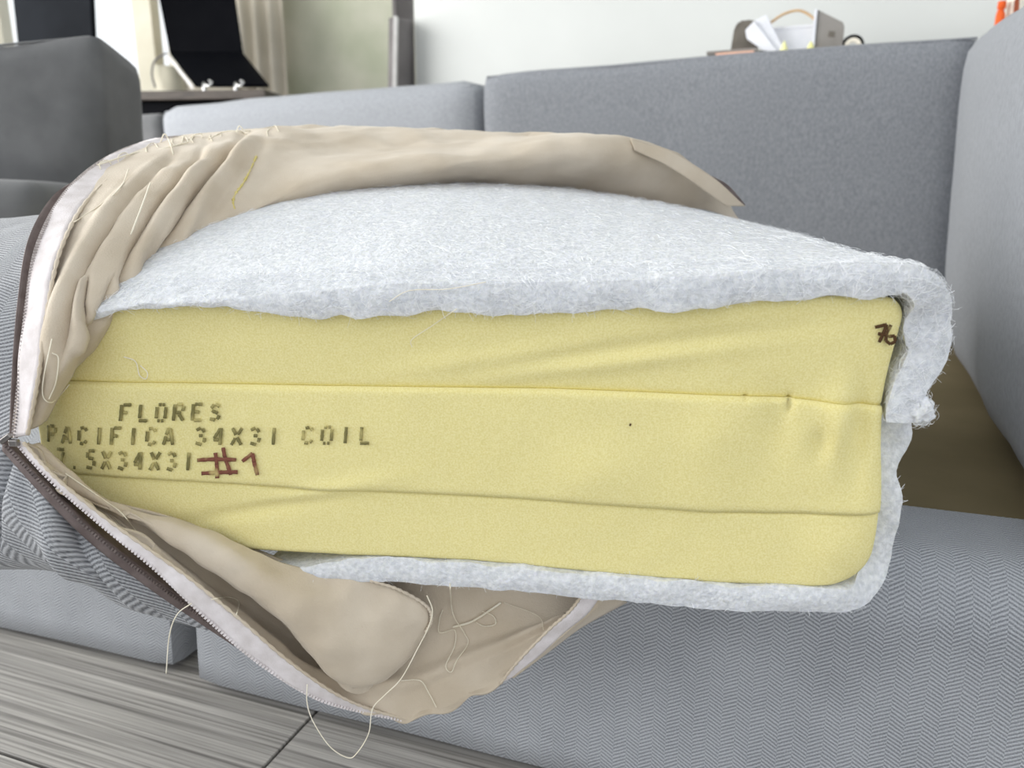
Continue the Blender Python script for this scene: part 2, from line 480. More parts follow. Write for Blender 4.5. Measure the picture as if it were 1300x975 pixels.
def back_cushion(name, pl, pr, t, h, r, puff, mat, label, cat='cushion', lean=0.0, seed=0.0, z0=DECK_Z+0.004, seams=True, wr=0.004, sx=0.0, sy=0.0):
    """pl/pr: left and right bottom corners of the front (ground-plane points)"""
    pl = Vector((pl[0], pl[1], z0)); pr = Vector((pr[0], pr[1], z0))
    d = pr-pl; w = d.length; a = math.atan2(d.y, d.x)
    n = Vector((-math.sin(a), math.cos(a), 0))
    root = thing(name, (pl+pr)/2 + n*t/2, label, cat)
    root.rotation_euler = (0, 0, a)
    bpy.context.view_layer.update()
    body = bpy.data.objects.new('cushion_body', cushion_mesh(name, w, t, h, r, puff, seed=seed, lean=lean, wr=wr, sx=sx, sy=sy))
    body.data.materials.append(mat); C.objects.link(body); body.parent = root
    body.data.polygons.foreach_set('use_smooth', [True]*len(body.data.polygons))
    if seams:
        # seam running round the front edge
        q = r*0.38
        pts = []
        for k in range(41):
            x = -w/2 + r*0.5 + (w-r)*k/40
            px = 2*x/w
            pts.append(Vector((x, -t/2+q + lean*h - 0.3*puff*(1-px**4)*0.3, (h-q+0.002 + 0.33*puff*(1-px**2))*(1+sx*(x-w/2)))))
        v, f = tube_data(pts, 0.0022, 6)
        s = bpy.data.objects.new('piping', mesh_from('piping', v, f)); s.data.materials.append(mat); C.objects.link(s); s.parent = root
    return root

zt = 0.845
# long centre back
cr_ = P(1222, 48, 1.50); cl_ = P(611, 98, 1.96)
cr2 = cr_ + (cr_-cl_).normalized()*0.035
back_cushion('back_cushion', cl_, cr2, 0.22, 0.562, 0.022, 0.005, M['woven_grey'], 'wide grey upholstered sofa back directly behind the white batting', seed=1.0)
# left back
d2 = Vector((math.cos(R(31)), -math.sin(R(31)), 0))
lr = P(603, 98, 1.985); ll = Vector((lr.x, lr.y, 0)) - d2*1.24
back_cushion('back_cushion', ll, lr, 0.22, 0.560, 0.05, 0.012, M['plain_grey'], 'low grey sofa back below the laptop, with a seam along its top edge', seed=5.0)
back_cushion('corner_section', ll - d2*0.33 + Vector((0, 0.03, 0)), ll - d2*0.012 + Vector((0, 0.03, 0)), 0.2, 0.545, 0.03, 0.004, M['dark_grey'], 'narrow shaded sofa corner between the charcoal cushion and the low back', seed=31.0)  # charcoal colour here stands in for shade from the side cushion
# right return: runs towards the camera
ra = PZ(1203, 425, DECK_Z); rb = PZ(1300, 592, DECK_Z)
dr = (rb-ra).normalized()
rn = Vector((dr.y, -dr.x, 0))*0.045
back_cushion('back_cushion', ra + dr*0.09 + rn*0.4, rb + dr*0.25 + rn*0.4, 0.22, 0.445, 0.04, 0.02, M['plain_grey'], 'pale grey upright sofa cushion at the right edge of the picture', seed=8.0, lean=-0.06, sx=-0.26)
# dark cushion at the far left
dl = P(122, 60, 1.42); dl0 = Vector((dl.x-0.42, dl.y-0.02, 0))
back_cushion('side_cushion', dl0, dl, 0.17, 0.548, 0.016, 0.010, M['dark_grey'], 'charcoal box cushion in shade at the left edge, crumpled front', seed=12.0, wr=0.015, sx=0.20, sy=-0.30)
bl = P(46, 220, 1.20); bl0 = P(-160, 220, 1.19)
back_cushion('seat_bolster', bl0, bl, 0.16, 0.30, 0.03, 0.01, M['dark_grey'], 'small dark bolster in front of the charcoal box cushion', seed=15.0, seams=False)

# ------------------------------------------------------------------ sofa bases
def base_profile(h, r):
    pts = [(0.14, h), (0.06, h)]
    for k in range(0, 9):
        a = math.pi/2*k/8
        pts.append((r - math.sin(a)*r, h - r + math.cos(a)*r))
    for k in range(1, 9): pts.append((0.0 + 0.004*math.sin(k/8*math.pi), (h-r)*(1-k/8)+0.012*(k/8)))
    pts.append((0.02, 0.008)); pts.append((0.14, 0.008))
    return pts
def sofa_base(name, p0, p1, depth, label, dn=None):
    """p0 left, p1 right ends of the front line on the floor"""
    p0 = Vector((p0.x, p0.y, 0)); p1 = Vector((p1.x, p1.y, 0))
    d = (p1-p0); L = d.length; d.normalize(); n = Vector((-d.y, d.x, 0))
    root = thing(name, (p0+p1)/2, label, 'sofa')
    pr = base_profile(DECK_Z, 0.055)
    nseg = 40
    arc = [0]
    for k in range(1, len(pr)): arc.append(arc[-1] + math.dist(pr[k], pr[k-1]))
    V, Fc, UV = [], [], []
    for i in range(nseg+1):
        t = i/nseg
        e = min(t, 1-t)*L; sq = 0.004*max(0, 1-e/0.01)**2
        for k, (a, z) in enumerate(pr):
            q = p0 + d*(t*L) + n*(a + (sq if a < 0.05 else 0)) + UP*z
            q += n*0.003*nz(q, 6, 3)
            V.append(q); UV.append((t*L, arc[k]))
    m = len(pr)
    for i in range(nseg):
        for k in range(m-1): Fc.append((i*m+k, i*m+k+1, (i+1)*m+k+1, (i+1)*m+k))
    c0 = len(V); V += [v.copy() for v in V[:m]]; UV += UV[:m]; Fc.append(tuple(c0+k for k in range(m)))
    c1 = len(V); V += [v.copy() for v in V[nseg*m:nseg*m+m]]; UV += UV[nseg*m:nseg*m+m]; Fc.append(tuple(c1+k for k in range(m-1, -1, -1)))
    obj('front_rail', mesh_from('front_rail', V, Fc, UV), M['herring'], root)
    c = (p0+p1)/2 + n*(0.05+depth/2) + UP*(DECK_Z-0.012-0.12)
    bbox('seat_deck', c, d*(L/2-0.004), n*(depth/2-0.045), UP*0.12, M['deck'], root, 0.006)
    bbox('base_box', (p0+p1)/2 + n*(0.1+depth/2) + UP*0.03, d*(L/2-0.02), n*(depth/2-0.06), UP*0.027, M['base_cloth'], root, 0.004)
    return root
fA = PZ(640, 975, 0.0); fB = PZ(252, 874, 0.0)
fd = (fA-fB).normalized()
sofa_base('sofa_base', fB, fA + fd*0.95, 1.35, 'right sofa base in grey herringbone with a bare olive brown deck')
fC = PZ(218, 857, 0.0); fD = PZ(0, 805, 0.0)
fd2 = (fC-fD).normalized()
sofa_base('sofa_base', fD - fd2*0.75, fC, 1.35, 'left sofa base in grey herringbone beside the dark gap')

# ------------------------------------------------------------------ the foam insert
A_F = R(7.5)
E1 = Vector((math.cos(A_F), -math.sin(A_F), 0))      # along the face, to the right
E2 = Vector((math.sin(A_F), math.cos(A_F), 0))       # into the cushion
r0 = ray(1118, 560)
FP = CAM + r0*0.474; FP.z = 0                        # right end of the face on plan
def face(x, y):
    """pixel -> (s, z) on the face plane"""
    r = ray(x, y); k = (FP - CAM).dot(E2)/r.dot(E2)
    p = CAM + r*k
    return (p-FP).dot(E1), p.z
def face_pt(s, z, off=0.0):
    return Vector((FP.x, FP.y, 0)) + E1*s + UP*z - E2*off
def poly(pix):
    pts = sorted(face(*q) for q in pix)
    def f(s):
        if s <= pts[0][0]:
            a, b = pts[0], pts[1]
        elif s >= pts[-1][0]:
            a, b = pts[-2], pts[-1]
        else:
            for a, b in zip(pts, pts[1:]):
                if a[0] <= s <= b[0]: break
        return a[1] + (b[1]-a[1])*(s-a[0])/max(1e-9, b[0]-a[0])
    return f
z_top = poly([(170, 384), (400, 384), (800, 378), (1100, 374)])
z_s1 = poly([(120, 486), (400, 490), (700, 494), (1000, 506), (1120, 517)])
z_s2 = poly([(120, 603), (370, 617), (700, 634), (900, 649), (1115, 652)])
z_bot = poly([(300, 697), (600, 712), (900, 739), (1060, 744)])
S_L = -0.605
def s_right(z, zt_, zb_):
    s = 0.002 + 0.003*math.sin(z*40)
    rt, rb_ = 0.016, 0.026
    if z > zt_-rt: k = (z-(zt_-rt))/rt; s -= rt*(1-math.sqrt(max(0, 1-min(1, k)**2)))
    if z < zb_+rb_: k = ((zb_+rb_)-z)/rb_; s -= rb_*(1-math.sqrt(max(0, 1-min(1, k)**2)))
    return s
dents = []
def dent(x, y, rx, rz, amp, rot=0):
    s, z = face(x, y); dents.append((s, z, rx, rz, amp, math.cos(rot), math.sin(rot)))
dent(1062, 535, .010, .022, .004); dent(1092, 540, .006, .026, -.004); dent(1042, 560, .006, .012, -.003)
dent(905, 560, .02, .03, .002); dent(760, 600, .03, .02, .002); dent(985, 540, .01, .025, -.0025)
dent(400, 625, .05, .006, .003, R(14)); dent(330, 645, .05, .006, -.003, R(14))
dent(800, 440, .09, .006, -.002, R(9)); dent(640, 455, .08, .008, .002, R(9)); dent(760, 462, .09, .006, .0018, R(9))
dent(1002, 512, .0016, .005, -.004); dent(945, 503, .001, .002, -.002); dent(1060, 700, .02, .03, .003, R(-20)); dent(220, 430, .04, .03, -.003)
def face_off(s, z, layer):
    o = (0.0, 0.0034, 0.0004)[layer]
    if layer == 0: o += 0.007*(z-z_s1(s))/max(1e-4, z_top(s)-z_s1(s))*max(0.0, min(1.0, (s+0.56)/0.08)) - 0.0005
    for (a, b, rx, rz, am, c, sn) in dents:
        du, dv = s-a, z-b
        p, q = (du*c+dv*sn)/rx, (-du*sn+dv*c)/rz
        e = p*p+q*q
        if e < 9: o += 1.5*am*math.exp(-e)
    o += 0.0016*nz((s, z, layer), 9) + 0.0006*nz((s, z, layer), 40)
    # face pulls back where the closed end of the cover squeezes it
    if s < -0.5: o -= 0.6*(s+0.5)**2 + (5.0*(s+0.57)**2 if s < -0.57 else 0)
    return o
ins = thing('foam_cushion_insert', face_pt(-0.35, z_bot(-0.3)) + E2*0.35, 'thick yellow foam seat cushion wrapped in white batting, stencilled and numbered', 'cushion insert')
def foam_layer(layer, zhi, zlo, lab):
    n, m, bk = 260, 26, 0.62
    V, Fc = [], []
    for j in range(m+1):
        for i in range(n+1):
            t = i/n
            s_ = S_L + (0-S_L)*t
            zh, zl = zhi(s_), zlo(s_)
            z = zl + (zh-zl)*j/m
            sr = s_right(z, z_top(s_), z_bot(s_))
            s2 = S_L + (sr-S_L)*t
            zh, zl = zhi(s2), zlo(s2); z = zl + (zh-zl)*j/m
            off = face_off(s2, z, layer)
            e = min(j, m-j)/m*(zh-zl)
            if e < 0.003: off -= 0.0014*(1-e/0.003)**2
            if (1-t) < 0.02: off -= 0.004*(1-(1-t)/0.02)**2
            V.append(face_pt(s2, z, off))
    nn = (n+1)*(m+1)
    for j in range(m):
        for i in range(n):
            a = j*(n+1)+i; Fc.append((a, a+1, a+n+2, a+n+1))
    ring = [i for i in range(n+1)] + [j*(n+1)+n for j in range(1, m+1)] + [m*(n+1)+i for i in range(n-1, -1, -1)] + [j*(n+1) for j in range(m-1, 0, -1)]
    k0 = len(V)
    for q in ring:
        p = V[q] + E2*bk; V.append(p)
    L = len(ring)
    for k in range(L):
        k2 = (k+1) % L
        Fc.append((ring[k2], ring[k], k0+k, k0+k2))
    o = obj('foam_layer', mesh_from('foam_layer', V, Fc), M['foam'], ins)
    if lab: o['label'] = lab
    return o
L0 = foam_layer(0, z_top, z_s1, 'upper foam layer with a handwritten number at its corner')
L1 = foam_layer(1, z_s1, z_s2, 'middle foam layer with stencilled lettering')
L2 = foam_layer(2, z_s2, z_bot, 'lower plain foam layer')

# lettering ------------------------------------------------------------------
GL = {  # stencil strokes in a unit cell, gaps as in the stamped face
 'F': [((0, 0), (0, 1)), ((.18, 1), (.85, 1)), ((.18, .52), (.55, .52))],
 'L': [((.1, .16), (.1, 1)), ((.05, 0), (.8, 0))],
 'O': [((.02, .15), (.02, .85)), ((.15, 1), (.38, 1)), ((.5, 1), (.7, 1)), ((.82, .15), (.82, .85)), ((.15, 0), (.35, 0)), ((.5, 0), (.7, 0))],
 'R': [((0, 0), (0, 1)), ((.2, 1), (.65, 1)), ((.8, .9), (.75, .6)), ((.2, .5), (.6, .5)), ((.45, .4), (.85, 0))],
 'E': [((.05, 0), (.05, 1)), ((.22, 1), (.85, 1)), ((.22, .52), (.65, .52)), ((.22, 0), (.85, 0))],
 'S': [((.8, .85), (.45, 1)), ((.3, .97), (.08, .75)), ((.15, .6), (.7, .42)), ((.85, .3), (.7, .05)), ((.5, 0), (.05, .08))],
 'P': [((0, 0), (0, 1)), ((.2, 1), (.65, 1)), ((.82, .9), (.8, .6)), ((.2, .48), (.65, .48))],
 'A': [((0, 0), (.18, .5)), ((.22, .62), (.42, 1)), ((.52, 1), (.85, 0)), ((.3, .3), (.55, .3))],
 'C': [((.05, .2), (.05, .8)), ((.2, .95), (.5, 1)), ((.65, .95), (.8, .8)), ((.2, .05), (.5, 0)), ((.65, .05), (.8, .2))],
 'I': [((.4, 0), (.4, 1))],
 '3': [((.05, .88), (.4, 1)), ((.55, .98), (.75, .75)), ((.3, .54), (.62, .54)), ((.8, .4), (.75, .15)), ((.55, 0), (.05, .1))],
 '4': [((.6, 0), (.62, 1)), ((.52, .95), (.05, .4)), ((.0, .3), (.45, .3))],
 'X': [((0, 1), (.35, .6)), ((.45, .45), (.85, 0)), ((0, 0), (.3, .38)), ((.52, .62), (.85, 1))],
 '1': [((.45, 0), (.45, 1))],
 '7': [((0, 1), (.8, 1)), ((.75, .85), (.4, .0))],
 '5': [((.8, 1), (.2, 1)), ((.1, .9), (.08, .6)), ((.2, .58), (.7, .55)), ((.82, .42), (.78, .15)), ((.6, 0), (.05, .06))],
 '.': [((.3, 0), (.5, 0))],
}
def layer_of(s, z):
    return 0 if z > z_s1(s) else (1 if z > z_s2(s) else 2)
def stroke(V, Fc, a, b, wpx, lift=0.0013, n=5):
    """flat ink stroke between two pixels of the face"""
    ax, ay = a; bx, by = b
    L = math.hypot(bx-ax, by-ay) or 1
    nx, ny = -(by-ay)/L*wpx/2, (bx-ax)/L*wpx/2
    k0 = len(V)
    for i in range(n+1):
        t = i/n; j = 1 + 0.12*math.sin(i*2.3+ax)
        for sg in (-1, 1):
            s, z = face(ax+(bx-ax)*t+nx*sg*j, ay+(by-ay)*t+ny*sg*j)
            V.append(face_pt(s, z, face_off(s, z, layer_of(s, z)) + lift))
    for i in range(n):
        a_ = k0+2*i; Fc.append((a_, a_+1, a_+3, a_+2))
def lettering(text, x0, x1, ybase0, ybase1, h, wpx, mat, name='stencil_lettering', parent=L1, narrow=0.62):
    V, Fc = [], []
    n = len(text); pitch = (x1-x0)/(n - 1 + narrow)
    for i, ch in enumerate(text):
        if ch == ' ': continue
        cx = x0 + pitch*i; cy = ybase0 + (ybase1-ybase0)*i/max(1, n-1)
        for (a, b) in GL[ch]:
            f = lambda q: (cx + q[0]*pitch*narrow + q[1]*1.5, cy - q[1]*h)
            stroke(V, Fc, f(a), f(b), wpx)
    o = obj(name, mesh_from(name, V, Fc), mat, parent)
    solidify(o, 0.0004, 0)
    return o
lettering('FLORES', 158, 284, 532, 531, 20, 3.8, M['ink'])
lettering('PACIFICA', 58, 226, 562, 562, 21, 3.8, M['ink'])
lettering('34X31', 252, 358, 562, 562, 21, 3.8, M['ink'])
lettering('COIL', 387, 474, 560, 560, 20, 3.8, M['ink'])
lettering('7.5X34X31', 71, 250, 592, 594, 22, 3.8, M['ink'])
def marks(segs, w, mat, parent, name='marker_number'):
    V, Fc = [], []
    for pl_ in segs:
        for a, b in zip(pl_, pl_[1:]): stroke(V, Fc, a, b, w, 0.0015)
    o = obj(name, mesh_from(name, V, Fc), mat, parent); solidify(o, 0.0004, 0)
    return o
c5 = lambda x, y: (x*.3077, 430+y*.3077)
marks([[c5(935, 440), c5(942, 480), c5(966, 552)], [c5(903, 462), c5(908, 510), c5(910, 566)], [c5(828, 492), c5(900, 488), c5(988, 490)], [c5(846, 546), c5(930, 542), c5(994, 540)],
       [c5(1014, 496), c5(1055, 464), c5(1062, 500), c5(1076, 552)]], 4.6, M['marker'], L1)
c8 = lambda x, y: (896+x*.3077, 300+y*.3077)
marks([[c8(688, 370), c8(712, 364), c8(735, 358), c8(722, 395), c8(706, 432)], [c8(700, 396), c8(735, 402)],
       [c8(752, 360), c8(735, 395), c8(733, 425), c8(752, 440), c8(771, 428), c8(768, 405), c8(742, 408)]], 4.0, M['marker_dark'], L0)
marks([[(799, 536), (801, 537)]], 3.0, M['marker_dark'], L1, 'ink_speck')

# batting ------------------------------------------------------------------
b_front = poly([(150, 388), (200, 379), (300, 375), (420, 366), (500, 358), (700, 356), (850, 350), (950, 342), (1060, 334)])
DBAT = 0.62
def dome(s, d):
    z0 = b_front(min(s, -0.03))
    # crown rises towards the middle of the cushion
    sc = max(0.0, 1-((s+0.42)/0.47)**2) if s > -0.42 else max(0.0, 1-((s+0.42)/0.55)**2)
    k = 1-((d-0.40)/0.40)**2 if d < 0.40 else 1-((d-0.40)/0.55)**2
    z_c = 0.500 + 0.080*(sc**0.8)
    return z0 + (z_c - z0)*max(0, k)**0.9 if z_c > z0 else z0 + (z_c-z0)*max(0, k)
def upper_profile(d, n_top=110, n_c=12, n_s=16):
    """points (s, z) of the outer surface: along the top, round the corner, down the side"""
    pts = []
    rr = 0.036 + 0.02*min(1, d/0.3)
    s_out = 0.033 + 0.004*nz((d*9, 0, 0), 1, 4)
    zc = dome(s_out-rr, d)
    for i in range(n_top):
        s = -0.565 + (s_out-rr+0.565)*i/(n_top-1)
        pts.append((s, dome(s, d)))
    for k in range(1, n_c+1):
        a = math.pi/2*k/n_c
        pts.append((s_out-rr+math.sin(a)*rr, zc-rr+math.cos(a)*rr))
    zend = 0.420 + 0.018*nz((d*14, 2, 0), 1) + 0.01*nz((d*40, 5, 0), 1)
    for k in range(1, n_s+1):
        t = k/n_s
        pts.append((s_out - 0.010*t*t + 0.004*math.sin(t*6+d*20), (zc-rr)*(1-t)+zend*t))
    return pts
def lower_profile(d, n_b=90, n_c=12, n_s=30):
    pts = []
    rr = 0.034
    s_out = 0.024 + 0.003*nz((d*9, 7, 0), 1)
    zb = lambda s: z_bot(s) - 0.019 + 0.0025*nz((s*12, d*8, 1), 1)
    for i in range(n_b):
        s = -0.43 + (s_out-rr+0.43)*i/(n_b-1)
        pts.append((s, zb(s)))
    z0 = zb(s_out-rr)
    for k in range(1, n_c+1):
        a = math.pi/2*k/n_c
        pts.append((s_out-rr+math.sin(a)*rr, z0+rr-math.cos(a)*rr))
    zend = 0.452 + 0.010*nz((d*15, 3, 0), 1)
    for k in range(1, n_s+1):
        t = k/n_s
        pts.append((s_out + (0.0032*math.sin(t*11.0+d*6-0.4) + 0.0018*math.sin(t*23+d*15))*sstep(t/0.3) , (z0+rr)*(1-t)+zend*t))
    return pts
def sstep(x):
    x = max(0.0, min(1.0, x)); return x*x*(3-2*x)
def batting_mesh(name, prof, d_front, th, nd=46, nth=5, seed=0.0, lip=0.0):
    rows = []
    for j in range(nd):
        t = (j/(nd-1))**1.6
        rows.append((t, prof(t*DBAT)))
    n = len(rows[0][1])
    V, Fc = [], []
    def pt(i, j, k):
        t, pr = rows[j]
        s, z = pr[i]
        a = pr[max(0, i-1)]; b = pr[min(n-1, i+1)]
        tx, tz = b[0]-a[0], b[1]-a[1]; L = math.hypot(tx, tz) or 1
        nx, nz_ = (tz/L, -tx/L)          # inward for the top (downwards)
        if prof is lower_profile: nx, nz_ = -nx, -nz_
        q = k/nth*th(i/(n-1))
        d = t*DBAT + (1-t)*(d_front(i/(n-1)))
        p = face_pt(s + nx*q, z + nz_*q) + E2*d
        am = 0.0009 if k == 0 else 0.0016
        p += Vector((nz(p, 45, seed), nz(p, 45, seed+5), nz(p, 45, seed+11)))*am + Vector((nz(p, 130, seed), nz(p, 130, seed+5), nz(p, 130, seed+11)))*(0.0004 if k == 0 and j > 1 else 0.0008)
        if j == 0:
            # the cut edge: bulges in the middle of its thickness, ragged below
            p -= E2*(0.0015*math.sin(math.pi*k/nth) + 0.002*nz(p, 70, seed+2))
            if k == nth: p += UP*(0.003*nz(p, 60, seed+8) - (lip if prof is upper_profile and i/(n-1) < 0.8 else 0))
        return p
    idx = {}
    def vid(i, j, k):
        key = (i, j, k)
        if key not in idx:
            idx[key] = len(V); V.append(pt(i, j, k))
        return idx[key]
    def fid(i, k):
        key = ('f', i, k)
        if key not in idx:
            idx[key] = len(V); V.append(pt(i, 0, k))
        return idx[key]
    for j in range(nd-1):
        for i in range(n-1):
            Fc.append((vid(i, j, 0), vid(i+1, j, 0), vid(i+1, j+1, 0), vid(i, j+1, 0)))
            Fc.append((vid(i, j+1, nth), vid(i+1, j+1, nth), vid(i+1, j, nth), vid(i, j, nth)))
    for i in range(n-1):
        for k in range(nth):
            Fc.append((fid(i, k+1), fid(i+1, k+1), fid(i+1, k), fid(i, k)))
            Fc.append((vid(i, nd-1, k), vid(i+1, nd-1, k), vid(i+1, nd-1, k+1), vid(i, nd-1, k+1)))
    for j in range(nd-1):
        for k in range(nth):
            Fc.append((vid(n-1, j, k), vid(n-1, j+1, k), vid(n-1, j+1, k+1), vid(n-1, j, k+1))[::-1])
            Fc.append((vid(0, j, k), vid(0, j+1, k), vid(0, j+1, k+1), vid(0, j, k+1)))
    return mesh_from(name, V, Fc)
up_me = batting_mesh('batting_wrap', upper_profile, lambda t: -0.012 + 0.004*nz((t*9, 0, 0), 1, 2) + 0.012*sstep((t-0.80)/0.1), lambda t: 0.004 + 0.0135*sstep((t-0.13)/0.22) + 0.010*sstep((t-0.80)/0.1)*(1-0.9*sstep((t-0.88)/0.12)), seed=1.0, lip=0.002)
up = obj('batting_wrap', up_me, M['batting'], ins)
lo_me = batting_mesh('batting_wrap', lower_profile, lambda t: (-0.004 + 0.026*sstep((t-0.66)/0.12)) + 0.004*nz((t*9, 4, 0), 1, 2), lambda t: 0.006 + 0.013*sstep(t/0.15) + 0.004*sstep((t-0.75)/0.1), seed=6.0)
lo = obj('batting_wrap', lo_me, M['batting'], ins)
# loose tuft where the top sheet ends at the right side
tp = face_pt(0.022, 0.428, -0.004)
bm = bmesh.new(); bmesh.ops.create_icosphere(bm, subdivisions=4, radius=1)
for v in bm.verts:
    q = v.co.copy(); v.co = tp + Vector((q.x*0.0075, q.y*0.012, q.z*0.010)) + Vector((nz(q, 2.5, 1), nz(q, 2.5, 4), nz(q, 2.5, 8)))*0.0025 + Vector((nz(q, 7, 1), nz(q, 7, 4), nz(q, 7, 8)))*0.0007
tm = bpy.data.meshes.new('batting_tuft'); bm.to_mesh(tm); bm.free()
tuft = obj('batting_tuft', tm, M['batting'], ins)

# fuzz: fine loose fibres standing off the batting
def fuzz(me, count, filt, lmin, lmax, seed, w=0.00011, lift=0.35):
    rnd = random.Random(seed)
    polys = [p for p in me.polygons if filt(p)]
    cum = []; tot = 0
    for p in polys: tot += p.area; cum.append(tot)
    import bisect
    V, Fc = [], []
    vs = me.vertices
    for _ in range(count):
        p = polys[min(len(polys)-1, bisect.bisect(cum, rnd.random()*tot))]
        vi = [vs[k].co for k in p.vertices]
        a, b = rnd.random(), rnd.random()
        c = (vi[0]*(1-a)+vi[1]*a)*(1-b) + (vi[3 % len(vi)]*(1-a)+vi[2]*a)*b
        nn = p.normal
        if nn.dot(Vector((0, 0, 1))) < -0.2 and rnd.random() < 0.5: nn = nn
        t = nn.orthogonal().normalized(); bt = nn.cross(t)
        an = rnd.random()*6.283; d = t*math.cos(an)+bt*math.sin(an)
        L = lmin + (lmax-lmin)*rnd.random()**2
        sd = d.cross(nn)
        cv = (rnd.random()-0.5)*1.2
        k0 = len(V); ws = w*(0.6+0.8*rnd.random())
        el = rnd.random()*lift
        tw = (sd*math.cos(rnd.random()*3)+nn*math.sin(rnd.random()*3)).normalized()
        for q in range(4):
            f = q/3
            pos = c + d*L*(f-0.3) + sd*L*cv*f*f*0.6 + nn*(0.0006 + L*el*math.sin(f*2.6))
            V.append(pos - tw*ws); V.append(pos + tw*ws)
        for q in range(3):
            z = k0+2*q; Fc.append((z, z+1, z+3, z+2))
    return V, Fc
vis = lambda p: p.normal.dot((CAM - p.center)) > -0.02
up_me.update(); lo_me.update()
fv, ff = merged([fuzz(up_me, 9000, lambda p: vis(p) and (p.center-FP).dot(E2) > 0.015 and (p.center-FP).dot(E2) < 0.45, 0.005, 0.014, 1, lift=0.18),
                 fuzz(up_me, 6500, lambda p: (p.center-FP).dot(E2) < 0.012 and p.normal.dot(E2) < 0.1, 0.004, 0.011, 2, lift=0.25),
                 fuzz(up_me, 3500, lambda p: (p.center-FP).dot(E1) > -0.02 and p.center.z > 0.3, 0.004, 0.009, 3, lift=0.4),
                 fuzz(tm, 220, lambda p: True, 0.003, 0.007, 5, lift=0.4)])
tag(obj('fibre_fuzz', mesh_from('fibre_fuzz', fv, ff), M['fibre'], up), kind='stuff')
fv, ff = fuzz(lo_me, 5000, lambda p: (p.center-FP).dot(E2) < 0.03, 0.005, 0.014, 4, lift=0.5)
tag(obj('fibre_fuzz', mesh_from('fibre_fuzz', fv, ff), M['fibre'], lo), kind='stuff')

# ------------------------------------------------------------------ the cover, unzipped and peeled back
cover = thing('cushion_cover', P(60, 700, 0.62), 'grey herringbone cushion cover unzipped and peeled back, beige lining showing', 'cushion cover')
def rail(lst): return [P(*q) for q in lst]
R0 = [(18, 556, .520), (26, 480, .528), (36, 390, .545), (52, 310, .58), (90, 243, .65), (145, 200, .74), (205, 178, .84), (270, 174, .95), (330, 215, 1.03)]
R1 = [(30, 550, .515), (52, 460, .515), (80, 370, .535), (125, 290, .585), (180, 232, .66), (240, 190, .76), (300, 170, .86), (380, 167, .95), (440, 215, 1.03)]
R2 = [(42, 543, .515), (85, 450, .515), (125, 370, .54), (180, 290, .60), (240, 228, .68), (310, 185, .78), (400, 167, .88), (520, 168, .95), (570, 215, 1.03)]
R3 = [(50, 538, .52), (100, 445, .525), (145, 375, .55), (200, 310, .60), (270, 255, .67), (380, 205, .77), (520, 180, .86), (690, 173, .92), (730, 215, 1.03)]
R4 = [(54, 535, .53), (108, 443, .535), (150, 388, .557), (205, 345, .60), (290, 285, .66), (430, 228, .735), (620, 202, .775), (812, 182, .845), (880, 218, .93)]
R5 = [(58, 532, .545), (112, 442, .55), (152, 392, .565), (210, 352, .60), (300, 298, .69), (450, 264, .81), (660, 250, .89), (870, 262, .91), (945, 284, .94)]
def groove(v, c, w): return math.exp(-((v-c)/w)**2)
# creases pressed into the folded-back lining: polylines, depth, width, side of the raised lip
def to_px(p):
    d = p - CAM
    zc = d.y*CT - d.z*ST; yc = d.y*ST + d.z*CT
    return W_PX/2 + F_PX*d.x/zc, H_PX/2 - F_PX*yc/zc
CREASES = [
 ([(316, 166), (288, 193), (263, 225), (240, 258), (218, 300), (203, 335), (190, 364)], .010, 5.0, -1),
 ([(262, 182), (224, 230), (193, 270), (167, 315), (151, 372), (146, 396)], .0075, 5.0, -1),
 ([(232, 182), (188, 222), (150, 266), (119, 313), (100, 352), (88, 400), (74, 470)], .007, 6.0, 1),
 ([(112, 345), (107, 385), (111, 426), (100, 455)], .007, 3.5, 1),
 ([(146, 348), (124, 396), (113, 424), (92, 470)], .005, 3.5, -1),
 ([(212, 186), (172, 214), (140, 250), (108, 285)], .005, 4.0, 1),
 ([(340, 178), (310, 210), (285, 246), (262, 280)], .003, 7.0, -1),
 ([(250, 262), (226, 300), (214, 340)], .003, 4.0, 1),
]
def seg_dist(x, y, pl):
    best = 1e9; sg = 1; tt = 0
    n = len(pl)-1
    for k in range(n):
        (x0, y0), (x1, y1) = pl[k], pl[k+1]
        dx, dy = x1-x0, y1-y0; L2 = dx*dx+dy*dy
        t = max(0, min(1, ((x-x0)*dx+(y-y0)*dy)/L2))
        ex, ey = x-(x0+dx*t), y-(y0+dy*t); d = math.hypot(ex, ey)
        if d < best: best = d; sg = 1 if dx*ey-dy*ex > 0 else -1; tt = (k+t)/n
    return best, sg, tt
def lin_disp(u, v, p):
    x, y = to_px(p); o = 0.0
    if x < 380:
        for pl, am, w, side in CREASES:
            d, sg, tt = seg_dist(x, y, pl)
            if d > 8*w: continue
            e = min(1, tt/0.12 + 0.15)*min(1, (1-tt)/0.12 + 0.15)
            o -= am*e*math.exp(-(d/w)**2)
            o += 0.65*am*e*math.exp(-((d*sg*side-2.3*w)/(1.9*w))**2)
    o += 0.005*nz(p, 11, 3)*min(1, u/0.1) + 0.003*nz(p, 24, 13)*min(1, u/0.1) + 0.0012*nz(p, 60, 7)
    return o*sstep((v-0.10)/0.12)
up_grid = loft_grid([rail(r) for r in (R0, R1, R2, R3, R4, R5)], 190, 200, lin_disp)
lin_me = grid_mesh('lining', up_grid)
lining = solidify(obj('lining', lin_me, M['lining'], cover), 0.0022, 0)
lining['label'] = 'beige cotton lining folded back over the top'

